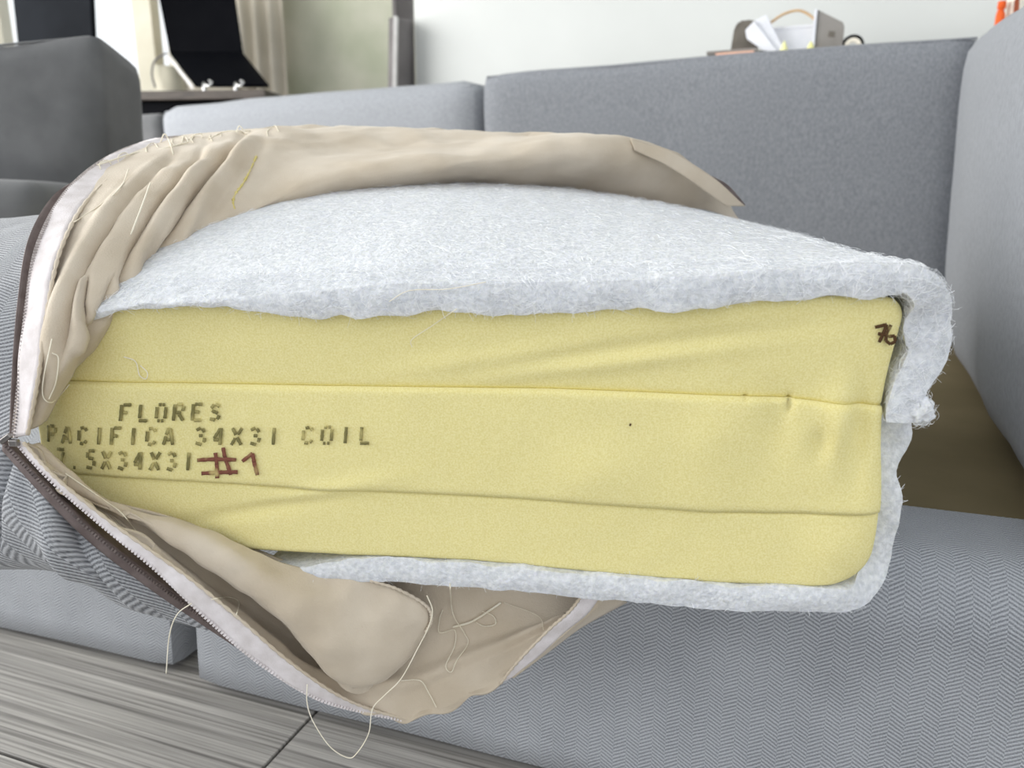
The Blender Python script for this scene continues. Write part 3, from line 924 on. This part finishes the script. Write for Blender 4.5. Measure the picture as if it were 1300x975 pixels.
# tape along an edge: strip between two rails
def strip(name, ra_, rb_, mat, n=90, m=6, th=0.0014, wob=0.0):
    g = loft_grid([ra_, rb_], n, m, (lambda u, v, p: wob*nz(p, 30, 2)) if wob else None)
    return solidify(obj(name, grid_mesh(name, g), mat, cover), th, 0)
def offs(pix, dx, dy, dD): return [(x+dx, y+dy, D+dD) for x, y, D in pix]
R0v = R0[:8]
tA = [(16, 556, .519), (24, 480, .524), (33, 390, .541), (48, 308, .576), (86, 240, .645), (141, 197, .735), (203, 176, .83), (262, 172, .94)]
tB = [(34, 552, .511), (48, 478, .513), (60, 388, .530), (78, 312, .566), (112, 252, .635), (165, 208, .725), (222, 185, .82), (275, 177, .93)]
strip('zipper_tape', rail(offs(tA, 0, 0, -0.003)), rail(offs(tB, 0, 0, -0.004)), M['tape'], wob=0.002)
# stitched raw seam beside the tape
tube('stitched_seam', resample(rail(offs(tB, 1, 0, -0.005)), 120), [0.0014+0.0004*math.sin(i*2.1) for i in range(120)], M['lining'], cover)
# taupe tape of the outer cover behind it
tC = [(12, 556, .522), (15, 480, .529), (22, 385, .545), (36, 303, .578), (66, 250, .635), (98, 228, .67)]
tD = [(22, 556, .526), (30, 480, .535), (40, 385, .552), (56, 305, .588), (88, 252, .648), (112, 236, .69)]
strip('zipper_tape', rail(tC), rail(tD), M['brown_tape'])
# teeth: a run of small blocks along the tape edge, one mesh
def teeth(pix, mat, size=0.0011, pitch=0.0024, nmax=420):
    pts = resample(rail(pix), 600)
    acc = 0; out = []
    for a, b in zip(pts, pts[1:]):
        acc += (b-a).length
        if acc >= pitch:
            acc = 0; d = (b-a).normalized(); s = d.cross(CAM-b).normalized()
            out.append(box_data(b, d*size*0.62, s*size, d.cross(s)*size*0.8))
    V, Fc = merged(out)
    return tag(obj('zipper_teeth', mesh_from('zipper_teeth', V, Fc), mat, cover, smooth=False), kind='stuff')
teeth(offs(tA, 0, 0, -0.004), M['teeth'])
# grey outside of the cover, upper left
UA = [(-260, 560, .58), (-260, 470, .58), (-250, 390, .60), (-230, 330, .66), (-200, 292, .75), (-180, 282, .85), (-170, 300, 1.05)]
UB = [(-70, 558, .54), (-70, 475, .54), (-65, 395, .555), (-50, 330, .61), (-20, 291, .69), (0, 281, .80), (20, 300, 1.0)]
UC = [(15, 556, .526), (23, 480, .534), (32, 390, .552), (46, 318, .59), (68, 280, .655), (95, 274, .76), (120, 300, .95)]
def sh_disp(u, v, p): return 0.004*nz(p, 12, 5) + 0.0015*nz(p, 40, 2)
g = loft_grid([rail(UA), rail(UB), rail(UC)], 90, 60, sh_disp)
out_up = solidify(obj('outer_fabric', planar_uv(grid_mesh('outer_fabric', [list(c) for c in zip(*g)]), lambda c: ((c-FP).dot(E1), c.z + 0.9*(c-FP).dot(E2))), M['herring_cover'], cover), 0.002, 0)
# grey outside, lower left
G0 = [(-260, 566, .58), (-70, 565, .54), (6, 570, .522), (60, 624, .515), (120, 682, .52), (190, 737, .53), (240, 774, .54), (278, 800, .55)]
G1 = [(-260, 640, .57), (-75, 640, .528), (-5, 645, .512), (45, 682, .507), (100, 720, .513), (160, 757, .528), (220, 783, .545), (277, 801, .551)]
G2 = [(-260, 712, .60), (-80, 713, .56), (0, 716, .55), (60, 721, .55), (105, 736, .55), (155, 768, .55), (215, 785, .555), (276, 802, .553)]
G3 = [(-260, 716, .74), (-80, 718, .72), (0, 719, .70), (60, 719, .69), (100, 730, .66), (150, 750, .64), (215, 774, .60), (276, 801, .56)]
def lo_disp(u, v, p):
    o = 0.004*nz(p, 14, 9) + 0.0012*nz(p, 45, 2)
    o -= 0.009*groove(u+0.05*v, .305, .014)          # crease beside the welt
    o += 0.008*groove(u-0.25*v, .42, .05) - 0.006*groove(u-0.3*v, .52, .03)
    return o*(1-sstep((v-0.45)/0.2))*(1-sstep((u-0.75)/0.2))
g = loft_grid([rail(G0), rail(G1), rail(G2), rail(G3)], 140, 60, lo_disp)
out_lo = solidify(obj('outer_fabric', planar_uv(grid_mesh('outer_fabric', g), lambda c: ((c-FP).dot(E1)+0.35*c.z, c.z + 0.6*(c-FP).dot(E2))), M['herring_cover'], cover), 0.002, 0)
# taupe tape and teeth on the lower edge of the outer cover
tE = [(4, 560, .512), (58, 616, .506), (118, 674, .510), (188, 730, .520), (236, 766, .531), (300, 815, .540)]
tF = [(4, 572, .513), (54, 628, .506), (112, 686, .511), (182, 741, .521), (232, 776, .532), (298, 820, .541)]
strip('zipper_tape', rail(tE), rail(tF), M['brown_tape'])
teeth(offs(tE, 0, 3, -0.001), M['teeth_dark'])
# dark inside of the outer cover between the two zipper halves
tG = [(12, 558, .520), (68, 612, .525), (130, 668, .53), (200, 724, .535), (250, 764, .54), (305, 812, .545)]
strip('zipper_facing', rail(tE), rail(tG), M['brown_tape'])

# lower lining: the sagging pocket
P0 = [(34, 564, .526), (104, 622, .526), (210, 655, .530), (310, 695, .535), (410, 722, .545), (520, 735, .550), (640, 744, .550), (756, 750, .550)]
P1 = [(36, 566, .526), (112, 640, .524), (216, 698, .528), (310, 762, .545), (400, 815, .560), (530, 820, .550), (620, 805, .545), (730, 778, .535)]
P2 = [(38, 567, .522), (110, 640, .518), (215, 715, .520), (310, 795, .520), (400, 862, .525), (520, 885, .535), (610, 855, .530), (720, 790, .525)]
P3 = [(34, 566, .516), (100, 630, .508), (205, 708, .505), (305, 795, .507), (400, 872, .515), (515, 914, .530), (636, 866, .520), (745, 762, .515)]
def pk_disp(u, v, p):
    o = 0.005*nz(p, 16, 4) + 0.0015*nz(p, 50, 7)
    o += 0.006*groove(v+0.1*math.sin(u*9), .55, .06)*(1 if u > .5 else u*2)
    if v > 0.9: o += 0.003*math.sin(u*70)*(v-0.9)/0.1
    return o
def hem(grid):
    n = len(grid[0]); m = len(grid)
    for j in range(m):
        w = max(0, (j/(m-1)-0.85)/0.15)
        for i in range(n):
            u = i/(n-1)
            if 0.6 < u < 0.92: grid[j][i] = grid[j][i] + UP*w*0.003*math.sin(u*95)
    return grid
g = hem(loft_grid([rail(P0), rail(P1), rail(P2), rail(P3)], 170, 60, pk_disp))
pocket = solidify(obj('lining', grid_mesh('lining', g), M['lining'], cover), 0.0022, 0)
pocket['label'] = 'beige cotton lining sagging below the foam'
# lit fold of lining lying in front of the pocket
Q0 = [(34, 563, .520), (100, 621, .520), (205, 657, .522), (300, 695, .526), (400, 727, .522), (480, 739, .520), (540, 765, .525)]
Q1 = [(35, 565, .517), (108, 631, .516), (210, 666, .515), (300, 710, .510), (385, 765, .505), (470, 795, .508), (545, 785, .522)]
Q2 = [(48, 563, .521), (128, 634, .516), (205, 676, .514), (285, 722, .512), (365, 788, .507), (452, 868, .510), (540, 802, .524)]
Q3 = [(48, 564, .526), (128, 634, .528), (205, 677, .530), (285, 724, .532), (367, 792, .535), (455, 872, .530), (542, 806, .540)]
g = loft_grid([rail(Q0), rail(Q1), rail(Q2), rail(Q3)], 120, 50, lambda u, v, p: (0.006*nz(p, 18, 14) + 0.003*nz(p, 38, 4))*math.sin(math.pi*min(1, u*3)/2) + 0.0012*nz(p, 70, 3))
fold = solidify(obj('lining', grid_mesh('lining', g), M['lining'], cover), 0.0022, 0)
tube('stitched_seam', resample(rail([(470, 737, .516), (505, 748, .516), (540, 768, .519), (548, 786, .519), (540, 803, .519)]), 60), [0.0012+0.0004*math.sin(i*2.1) for i in range(60)], M['lining'], cover)
# white tape and teeth along the lower opening
W0 = [(18, 560, .512), (66, 612, .503), (130, 668, .498), (200, 726, .495), (265, 788, .495), (330, 843, .500), (400, 886, .510), (460, 904, .523), (520, 916, .532)]
W1 = [(30, 562, .508), (74, 609, .500), (148, 668, .498), (230, 726, .497), (300, 782, .498), (365, 838, .503), (425, 880, .512), (475, 902, .524), (524, 914, .532)]
strip('zipper_tape', rail(W0), rail(W1), M['tape'], wob=0.002)
teeth(offs(W0, 0, 0, -0.0008), M['tape'])
tube('stitched_seam', resample(rail(offs(W1, 0, 0, -0.001)), 140), [0.0012+0.0004*math.sin(i*2.1) for i in range(140)], M['lining'], cover)
# right side of the opening
X0 = [(636, 868, .512), (660, 838, .509), (697, 800, .506), (725, 775, .504), (742, 752, .503)]
X1 = [(650, 860, .514), (684, 832, .512), (724, 797, .510), (748, 776, .508), (766, 752, .507)]
X2 = [(652, 860, .520), (695, 828, .524), (735, 798, .530), (770, 778, .530), (796, 764, .530)]
strip('zipper_tape', rail(X0), rail(X1), M['tape'], 40, wob=0.002)
strip('zipper_facing', rail(X1), rail(X2), M['lining'], 40)
tube('stitched_seam', resample(rail(offs(X0, -1, 0, -0.001)), 60), [0.0011+0.0004*math.sin(i*2.1) for i in range(60)], M['lining'], cover)
strip('lining_hem', rail([(800, 176, .838), (850, 192, .850), (905, 226, .862), (947, 262, .872)]), rail([(806, 190, .832), (848, 211, .845), (890, 240, .858), (922, 262, .868)]), M['lining'], 40, 8, wob=0.003)
# dark end of the zipper beyond the batting
strip('zipper_tape', rail([(905, 224, .87), (925, 236, .88), (946, 260, .89)]), rail([(893, 228, .865), (912, 246, .875), (930, 262, .885)]), M['brown_tape'], 20)
# zipper slider at the closed corner
zs = P(18, 562, .507)
bbox('zipper_pull', zs, E1*0.0035, E2*0.002, UP*0.0026, M['metal'], cover, 0.0012)
bbox('zipper_pull', P(7, 557, .508), E1*0.0045+UP*0.003, E2*0.0012, UP*0.0018-E1*0.001, M['metal'], cover, 0.001)

# ------------------------------------------------------------------ loose threads, laid on whatever lies behind them
bpy.context.view_layer.update()
trees = []
for o in list(C.objects):
    if o.type == 'MESH' and (o.parent in (ins, cover) or o.name.startswith('front_rail')) and not o.get('kind'):
        mw = o.matrix_world
        trees.append(BVHTree.FromPolygons([mw @ v.co for v in o.data.vertices], [tuple(p.vertices) for p in o.data.polygons]))
def hit(x, y, default):
    best = None
    d = (P(x, y, 1.0)-CAM).normalized()
    for t in trees:
        h = t.ray_cast(CAM, d)
        if h[0] is not None and (best is None or h[3] < best): best = h[3]
    return best, d, default
def thread(pix, r=0.00042, lift=0.0025, mat='thread', parent=cover, D=0.51, n=12, name='loose_thread', hang=False):
    ds = []
    if not hang:
        v2 = resample([Vector((x, y, 0)) for x, y in pix], (len(pix)-1)*5+1)
        pix = [(q.x, q.y) for q in v2]; n = 4
    for (x, y) in pix:
        b, d, df = hit(x, y, D)
        dd = D/d.y if (b is None or hang) else b - lift
        if b is not None and hang: dd = min(dd, b-lift)
        ds.append((d, dd))
    if not hang:
        ks = [min(ds[max(0, i-1)][1], ds[i][1], ds[min(len(ds)-1, i+1)][1]) for i in range(len(ds))]
        ks = [min(ks[i], (ks[max(0, i-1)] + ks[i] + ks[min(len(ks)-1, i+1)])/3) for i in range(len(ks))]
        ds = [(ds[i][0], ks[i]) for i in range(len(ds))]
    pts = resample([CAM + d*k for d, k in ds], n*len(pix))
    if isinstance(r, list): r = [r[i % len(r)] for i in range(len(pts))]
    return tube(name, pts, r, M[mat], parent, 5)
thread([(542, 756), (549, 775), (544, 796), (530, 824), (509, 862), (488, 883), (473, 900), (468, 931), (454, 955), (442, 962), (419, 948), (398, 917), (390, 893), (390, 869)], D=0.495, hang=True)
thread([(571, 741), (575, 779), (589, 803), (594, 817), (580, 838), (573, 853), (566, 845), (577, 820), (577, 800), (558, 803), (558, 786), (562, 774)], D=0.505)
thread([(575, 796), (599, 789), (623, 774), (636, 765)], r=0.0009); thread([(612, 776), (626, 782), (629, 792), (616, 795), (604, 790)], r=0.0004)
thread([(509, 864), (533, 864), (544, 879), (554, 898)], D=0.515)
thread([(243, 766), (225, 780), (215, 807), (211, 855)], D=0.49, hang=True)
thread([(268, 761), (289, 758), (303, 764), (300, 781)], D=0.49)
thread([(66, 430), (55, 482), (55, 504), (65, 511), (77, 501), (88, 488)], lift=0.003)
thread([(66, 448), (74, 455), (71, 485), (62, 507)], lift=0.003)
thread([(157, 453), (172, 459), (177, 476), (185, 481), (187, 473), (178, 464)], parent=ins, lift=0.0015)
thread([(83, 601), (108, 618), (138, 639), (154, 651), (172, 673)], lift=0.003)
thread([(617, 358), (568, 367), (520, 369), (494, 383)], parent=ins, lift=0.003, r=0.0003)
thread([(580, 392), (548, 414), (523, 431), (523, 441)], parent=ins, lift=0.003, r=0.0003)
thread([(640, 765), (683, 782), (690, 800)], r=0.0003)
thread([(119, 211), (144, 203), (172, 194), (202, 190), (240, 180)], D=0.76, r=0.0007)
thread([(204, 180), (209, 170), (216, 182), (220, 197)], D=0.80, r=0.0006)
thread([(230, 183), (234, 172), (240, 180), (246, 172)], D=0.82, r=0.0006)
thread([(163, 215), (155, 235), (136, 254), (111, 271), (94, 282)], r=0.0005)
thread([(191, 232), (180, 262), (166, 298)], r=0.0006)
thread([(262, 178), (282, 168), (300, 166), (316, 170)], D=0.85, r=0.0006); thread([(300, 168), (304, 160), (312, 166), (330, 165)], D=0.85, r=0.0006)
for (x, y) in ((128, 207), (150, 197), (186, 186), (222, 178), (246, 174), (270, 172), (340, 166)):
    a = random.uniform(-1, 1)
    thread([(x, y+8), (x+4*a, y), (x+9, y-3-4*random.random()), (x+15+5*a, y+2)], D=0.70+0.0011*(x-128), r=0.00045)
# yellow mark in the lining
thread([(326, 197), (318, 215), (309, 232), (299, 246), (296, 256), (298, 266)], r=[0.0003+0.0014*random.random()**2 for _ in range(72)], lift=0.0003, mat='yellow_thread', name='yellow_mark')

# ------------------------------------------------------------------ ledge behind the sofa and the things on it
li = P(880, 58, 2.02); lj = P(1330, 20, 1.72)
li.z = lj.z = 0
ld = (lj-li).normalized(); ln = Vector((-ld.y, ld.x, 0))
LEDGE_Z = 0.898
lc = (li+lj)/2 + ln*0.175
tag(bbox('trim_1', lc + UP*(LEDGE_Z-0.02), ld*0.75, ln*0.14, UP*0.02, M['white_wall'], None, 0.004), kind='structure')
def on_ledge(x, back=0.12):
    """point on the ledge along the view through column x"""
    r = ray(x, 50); a = li + ln*back
    # solve r.xy*t on line a + ld*k
    t = (a.x*ld.y - a.y*ld.x)/(r.x*ld.y - r.y*ld.x)
    return Vector((r.x*t, r.y*t, LEDGE_Z)), t
pxm = lambda t: t*1.06/F_PX          # metres per pixel up there
def prism(name, outline, depth, c, ax, up, nn, mat, parent=None, bev=0.001):
    bm = bmesh.new()
    vs = [bm.verts.new(c + ax*a + up*b - nn*depth/2) for a, b in outline]
    f = bm.faces.new(vs)
    e = bmesh.ops.extrude_face_region(bm, geom=[f])
    bmesh.ops.translate(bm, verts=[v for v in e['geom'] if isinstance(v, bmesh.types.BMVert)], vec=nn*depth)
    bmesh.ops.recalc_face_normals(bm, faces=bm.faces[:])
    if bev: bmesh.ops.bevel(bm, geom=bm.edges[:], offset=bev, segments=2, affect='EDGES')
    me = bpy.data.meshes.new(name); bm.to_mesh(me); bm.free()
    return obj(name, me, mat, parent, smooth=False)
M['pouch'] = noise_mat('taupe_pouch', lin(98, 93, 86), lin(124, 118, 110), 20)
M['paper'] = noise_mat('white_paper', lin(228, 230, 238), lin(240, 241, 246), 12)
M['card'] = noise_mat('grey_card', lin(132, 128, 124), lin(150, 146, 142), 10)
M['peach'] = noise_mat('peach_paper', lin(236, 176, 150), lin(244, 200, 176), 10)
M['lemon'] = noise_mat('pale_yellow_plastic', lin(240, 238, 160), lin(248, 246, 186), 10)
M['tan'] = noise_mat('tan_cord', lin(196, 160, 118), lin(214, 182, 142), 30)
M['orange'] = noise_mat('orange_plastic', lin(232, 96, 44), lin(240, 116, 60), 10)
M['mug'] = noise_mat('cream_glaze', lin(236, 228, 212), lin(244, 238, 226), 10, rough=0.3)
M['rust'] = noise_mat('rust_print', lin(150, 80, 56), lin(172, 98, 70), 10)
M['pink'] = noise_mat('magenta_plastic', lin(206, 60, 120), lin(220, 80, 140), 10)
# notebooks lying flat
p, t = on_ledge(934, 0.10); k = pxm(t)
nb = thing('notebook_stack', p, 'flat dark notebook with a peach cover page beside the taupe pouch', 'notebook')
bbox('cover', p + UP*(0.010), ld*27*k, ln*0.05, UP*0.004, M['card'], nb, 0.001)
bbox('page', p + UP*(0.003) - ln*0.012 + ld*4*k, ld*20*k, ln*0.05, UP*0.003, M['peach'], nb, 0.001)
p, t = on_ledge(945, 0.17); k = pxm(t)
o = prism('pouch', [(-15*k, 0), (13*k, 0), (15*k, 18*k), (13*k, 40*k), (8*k, 43*k), (-6*k, 43*k), (-11*k, 36*k)], 0.03, p, ld, UP, ln, M['pouch'], None, 0.004)
tag(o, 'taupe fabric pouch standing behind the tilted white paper packet', 'pouch')
p, t = on_ledge(980, 0.13); k = pxm(t)
env = thing('paper_packet', p, 'folded white paper packet leaning against the taupe pouch', 'paper')
prism('sheet', [(4*k, 0), (9*k, 4*k), (-20*k, 40*k), (-29*k, 31*k), (-27*k, 22*k)], 0.016, p, ld, UP, ln, M['paper'], env, 0.001)
prism('flap', [(7*k, 3*k), (12*k, 11*k), (-8*k, 46*k), (-20*k, 41*k)], 0.008, p + ln*0.006, ld, UP, ln, M['paper'], env, 0.001)
p, t = on_ledge(966, 0.12); k = pxm(t)
o = prism('pen_case', [(-10*k, 0), (14*k, 0), (12*k, 6*k), (-8*k, 9*k)], 0.02, p, ld, UP, ln, M['black'], None, 0.002); tag(o, 'small black case lying under the white paper packet', 'case')
p, t = on_ledge(983, 0.22); k = pxm(t)
kn = thing('desk_lamp_head', p, 'small black knob on a post behind the white paper packet', 'knob')
tube('post', [p + UP*q*k for q in (0, 10, 20, 30)], 0.004, M['black'], kn, 10)
bm = bmesh.new(); bmesh.ops.create_uvsphere(bm, u_segments=16, v_segments=10, radius=6*k)
for v in bm.verts: v.co = v.co + p + UP*32*k
me = bpy.data.meshes.new('knob'); bm.to_mesh(me); bm.free(); obj('knob', me, M['black'], kn)
# pale yellow stubs
for x, h, lab in ((996, 12, 'pale yellow cone shaped stub beside the white paper packet'), (1030, 10, 'pale yellow stub beside the upright grey card')):
    p, t = on_ledge(x, 0.08); k = pxm(t)
    tag(tube('glue_stick', [p, p + UP*h*0.3*k, p+UP*h*0.6*k, p+UP*h*0.95*k, p+UP*h*1.1*k], [4.5*k, 4.5*k, 3.2*k, 1.6*k, 0.6*k], M['lemon'], None, 12), lab, 'stub')
# white box behind
p, t = on_ledge(1012, 0.20); k = pxm(t)
wbx = thing('white_box', p, 'low white box standing between the packet and the grey card', 'box')
bbox('body', p + UP*16*k, ld*24*k, ln*0.03, UP*16*k, M['paper'], wbx, 0.002); bbox('lid', p + UP*33*k, ld*25*k, ln*0.032, UP*1.6*k, M['paper'], wbx, 0.001)
# grey card standing upright
p, t = on_ledge(1052, 0.12); k = pxm(t)
cd = thing('upright_card', p, 'upright grey card with a white spine on the ledge', 'card')
prism('panel', [(-14*k, 0), (15*k, 0), (15*k, 27*k), (13*k, 31*k), (-14*k, 46*k)], 0.012, p, ld, UP, ln, M['card'], cd, 0.001)
bbox('spine', p - ld*15.5*k + UP*23*k, ld*1.4*k, ln*0.012, UP*23*k, M['paper'], cd, 0.0006)
prism('print', [(-1*k, 17*k), (6*k, 16*k), (6*k, 22*k), (0*k, 23*k)], 0.0006, p - ln*0.0066, ld, UP, ln, M['pouch'], cd, 0)
# tan cord
pa, t = on_ledge(976, 0.15); k = pxm(t); pb, _ = on_ledge(1036, 0.15)
tag(tube('cord', resample([pa + UP*38*k, pa + ld*14*k + UP*46*k, pa + ld*30*k + UP*48*k, pa + ld*44*k + UP*40*k, pb + UP*32*k], 40), 0.0032, M['tan'], None, 8), 'tan cord arching between the white packet and the grey card', 'cord')
# tape roll
p, t = on_ledge(1082, 0.13); k = pxm(t)
tr = thing('tape_dispenser', p, 'black tape dispenser with a roll beside the upright grey card', 'tape dispenser')
def ring(name, c, ax, up, nn, ro, ri, dep, mat, parent, a0=0, a1=2*math.pi, n=28):
    V, Fc = [], []
    full = abs(a1-a0-2*math.pi) < 1e-6
    for i in range(n if full else n+1):
        a = a0+(a1-a0)*i/n; d = ax*math.cos(a)+up*math.sin(a)
        for rr, s in ((ro, -1), (ro, 1), (ri, 1), (ri, -1)): V.append(c + d*rr + nn*dep/2*s)
    m = n if full else n+1
    for i in range(n):
        j = (i+1) % m
        for q in range(4): Fc.append((i*4+q, j*4+q, j*4+(q+1) % 4, i*4+(q+1) % 4))
    return obj(name, mesh_from(name, V, Fc), mat, parent, smooth=False)
ring('roll', p + UP*6*k + ld*1*k, ld, UP, ln, 9*k, 5*k, 0.018, M['mug'], tr)
ring('hood', p + UP*6*k + ld*1*k, ld, UP, ln, 12*k, 9.3*k, 0.022, M['black'], tr, -0.1, 2.7)
bbox('base', p - ld*11*k + UP*6*k, ld*3.5*k, ln*0.012, UP*6*k, M['black'], tr, 0.002)
# right: orange tube, cream cup
p, t = on_ledge(1266, 0.10); k = pxm(t)
og = thing('orange_tube', p, 'orange capped tube standing beside the cream cup', 'tube')
tube('body', [p, p+UP*26*k, p+UP*31*k-ld*0.5*k], [4.8*k, 4.6*k, 3.2*k], M['orange'], og, 16)
tube('cap', [p + UP*31*k, p+UP*33*k, p+UP*39*k, p + UP*40*k], [2.4*k, 4.4*k, 4.2*k, 3.4*k], M['orange'], og, 16)
p, t = on_ledge(1273, 0.07); k = pxm(t)
tag(tube('pink_cap', [p, p+UP*16*k, p + UP*18*k], [2*k, 2*k, 1.2*k], M['pink'], None, 12), 'tiny magenta cap between the orange tube and the cream cup', 'cap')
p, t = on_ledge(1284, 0.12); k = pxm(t)
cp = thing('cup', p, 'cream cup with a rust coloured print at the right edge', 'cup')
tube('body', [p, p+UP*12*k, p+UP*36*k, p+UP*52*k], [7*k, 8.5*k, 9.5*k, 10*k], M['mug'], cp, 24)
prism('print', [(-3*k, 26*k), (2*k, 28*k), (1*k, 44*k), (-3.5*k, 40*k)], 0.0008, p - ln*9.6*k, ld, UP, ln, M['rust'], cp, 0)

# ------------------------------------------------------------------ behind the sofa on the left: desk, laptop, monitor, boards
DESK_D = 3.35
da = P(150, 116, DESK_D); db = P(300, 121, DESK_D)
DZ = da.z
dk0 = Vector((da.x-1.1, da.y+0.10, 0)); dk1 = Vector((da.x+0.62, da.y-0.06, 0))
dd_ = (dk1-dk0).normalized(); dn_ = Vector((-dd_.y, dd_.x, 0))
desk = thing('tall_desk', (dk0+dk1)/2 + dn_*0.3, 'tall dark desk carrying the laptop, behind the left sofa back', 'desk')
wdk = (dk1-dk0).length
bbox('desk_top', (dk0+dk1)/2 + dn_*0.30 + UP*(DZ-0.018), dd_*wdk/2, dn_*0.30, UP*0.018, M['desk'], desk, 0.004)
bbox('desk_apron', (dk0+dk1)/2 + dn_*0.30 + UP*(DZ-0.085), dd_*(wdk/2-0.05), dn_*0.26, UP*0.049, M['black'], desk, 0.004)
for a in (-1, 1):
    for b in (0.05, 0.55):
        bbox('leg', (dk0+dk1)/2 + dd_*(wdk/2-0.06)*a + dn_*b + UP*(DZ-0.036)/2, dd_*0.025, dn_*0.025, UP*(DZ-0.036)/2, M['black'], desk, 0.003)
# laptop on a chrome stand
def pxl(x, y, D): return P(x, y, D)
lap = thing('laptop', P(290, 114, DESK_D+0.12), 'open black laptop propped on a small chrome stand on the desk', 'laptop')
def slab4(name, a, b, c, d, th, mat, parent, bev=0.003):
    n = (b-a).cross(d-a).normalized()
    if n.dot(CAM-a) > 0: n = -n
    vs = [a, b, c, d] + [q+n*th for q in (a, b, c, d)]
    fs = [(0, 1, 2, 3), (7, 6, 5, 4), (0, 4, 5, 1), (1, 5, 6, 2), (2, 6, 7, 3), (3, 7, 4, 0)]
    return obj(name, bevel_mesh(name, vs, fs, bev, 2), mat, parent, smooth=False)
h0, h1 = P(215, 66, DESK_D+0.33), P(308, 66, DESK_D+0.33)
f0, f1 = P(247, 107, DESK_D+0.12), P(341, 107, DESK_D+0.10)
s0, s1 = P(194, -40, DESK_D+0.42), P(292, -44, DESK_D+0.42)
slab4('screen', s0, s1, h1, h0, 0.012, M['black'], lap)
slab4('keyboard_deck', h0, h1, f1, f0, 0.016, M['black'], lap)
bbox('edge_trim', (h0+f0)/2 - dd_*0.010 - UP*0.012, (f0-h0)/2, dd_*0.004, UP*0.008, M['canvas'], lap, 0.001)
st_ = thing('laptop_stand', P(280, 116, DESK_D+0.15), 'small chrome stand holding up the black laptop', 'stand')
for x in (259, 299):
    q = P(x, 109, DESK_D+0.09); q.z = DZ+0.001
    tp_ = P(x, 105, DESK_D+0.10)
    tube('strut', [q, (q+tp_)/2, tp_], 0.009, M['chrome'], st_, 10)
    hk = P(x+8, 104, DESK_D+0.07)
    tube('hook', resample([P(x, 108, DESK_D+.08), P(x+6, 109, DESK_D+.07), P(x+10, 105, DESK_D+.07), P(x+6, 102, DESK_D+.07)], 16), 0.005, M['chrome'], st_, 8)
bbox('foot', P(280, 117, DESK_D+0.13)*1.0 + UP*(DZ+0.004-P(280, 117, DESK_D+0.13).z), dd_*0.09, dn_*0.03, UP*0.004, M['chrome'], st_, 0.002)
# cream cylinder speaker and its cable
q = P(212, 100, DESK_D+0.42); q.z = DZ
sp = thing('round_speaker', q, 'cream cylindrical speaker on the desk left of the laptop', 'speaker')
tube('body', [q + UP*h_ for h_ in (0, 0.01, 0.15, 0.158, 0.16)], [0.062, 0.066, 0.064, 0.055, 0.001], M['cream'], sp, 28)
tube('base_ring', [q + UP*0.001, q+UP*0.008], [0.068, 0.068], M['canvas_dark'], sp, 28)
cpts = [P(212, 67, DESK_D+.34), P(204, 71, DESK_D+.34), P(195, 80, DESK_D+.33), P(193, 95, DESK_D+.32), P(197, 111, DESK_D+.30)]
tag(tube('cable', resample(cpts, 30), 0.0045, M['canvas_dark'], None, 8), 'grey cable drooping from the laptop down to the desk', 'cable')
# monitor seen from behind, dark
mo = thing('monitor', P(70, 112, DESK_D+0.2), 'large charcoal monitor standing against the bright window', 'monitor')
slab4('panel', P(10, -60, DESK_D+.22), P(112, -60, DESK_D+.16), P(118, 66, DESK_D+.16), P(24, 74, DESK_D+.22), 0.03, M['darkpanel'], mo)
qa = P(70, 66, DESK_D+.22); qb = qa.copy(); qb.z = DZ
tube('neck', [qb, (qa+qb)/2, qa + UP*0.1], 0.02, M['darkpanel'], mo, 12)
bbox('foot', qb + UP*0.006, dd_*0.11, dn_*0.08, UP*0.006, M['darkpanel'], mo, 0.004)
# boards leaning in the corner
def lean_board(name, xa, xb, ytop, D0, D1, mat, mat2, label):
    a, b = P(xa[0], ytop[0], D0), P(xa[1], ytop[1], D1)      # top left, top right
    la = Vector((P(xb[0], 100, D0).x, D0, 0.0)); lb = Vector((P(xb[1], 100, D1).x, D1, 0.0))
    root = thing(name, (la+lb)/2, label, 'board')
    slab4('face', a, b, lb, la, 0.03, mat, root)
    bbox('edge', (a+la)/2, (a-la)/2, Vector((0.006, 0, 0)), Vector((0, 0.022, 0)), mat2, root, 0.001)
lean_board('leaning_board', (503, 525), (484, 520), (22, 26), 2.86, 2.98, M['canvas_dark'], M['canvas'], 'grey board with a pale edge leaning in the corner of the white wall')
lean_board('leaning_board', (500, 524), (501, 526), (-60, -60), 3.06, 3.10, M['canvas_dark'], M['canvas_dark'], 'taller dark grey board standing behind the pale edged one')
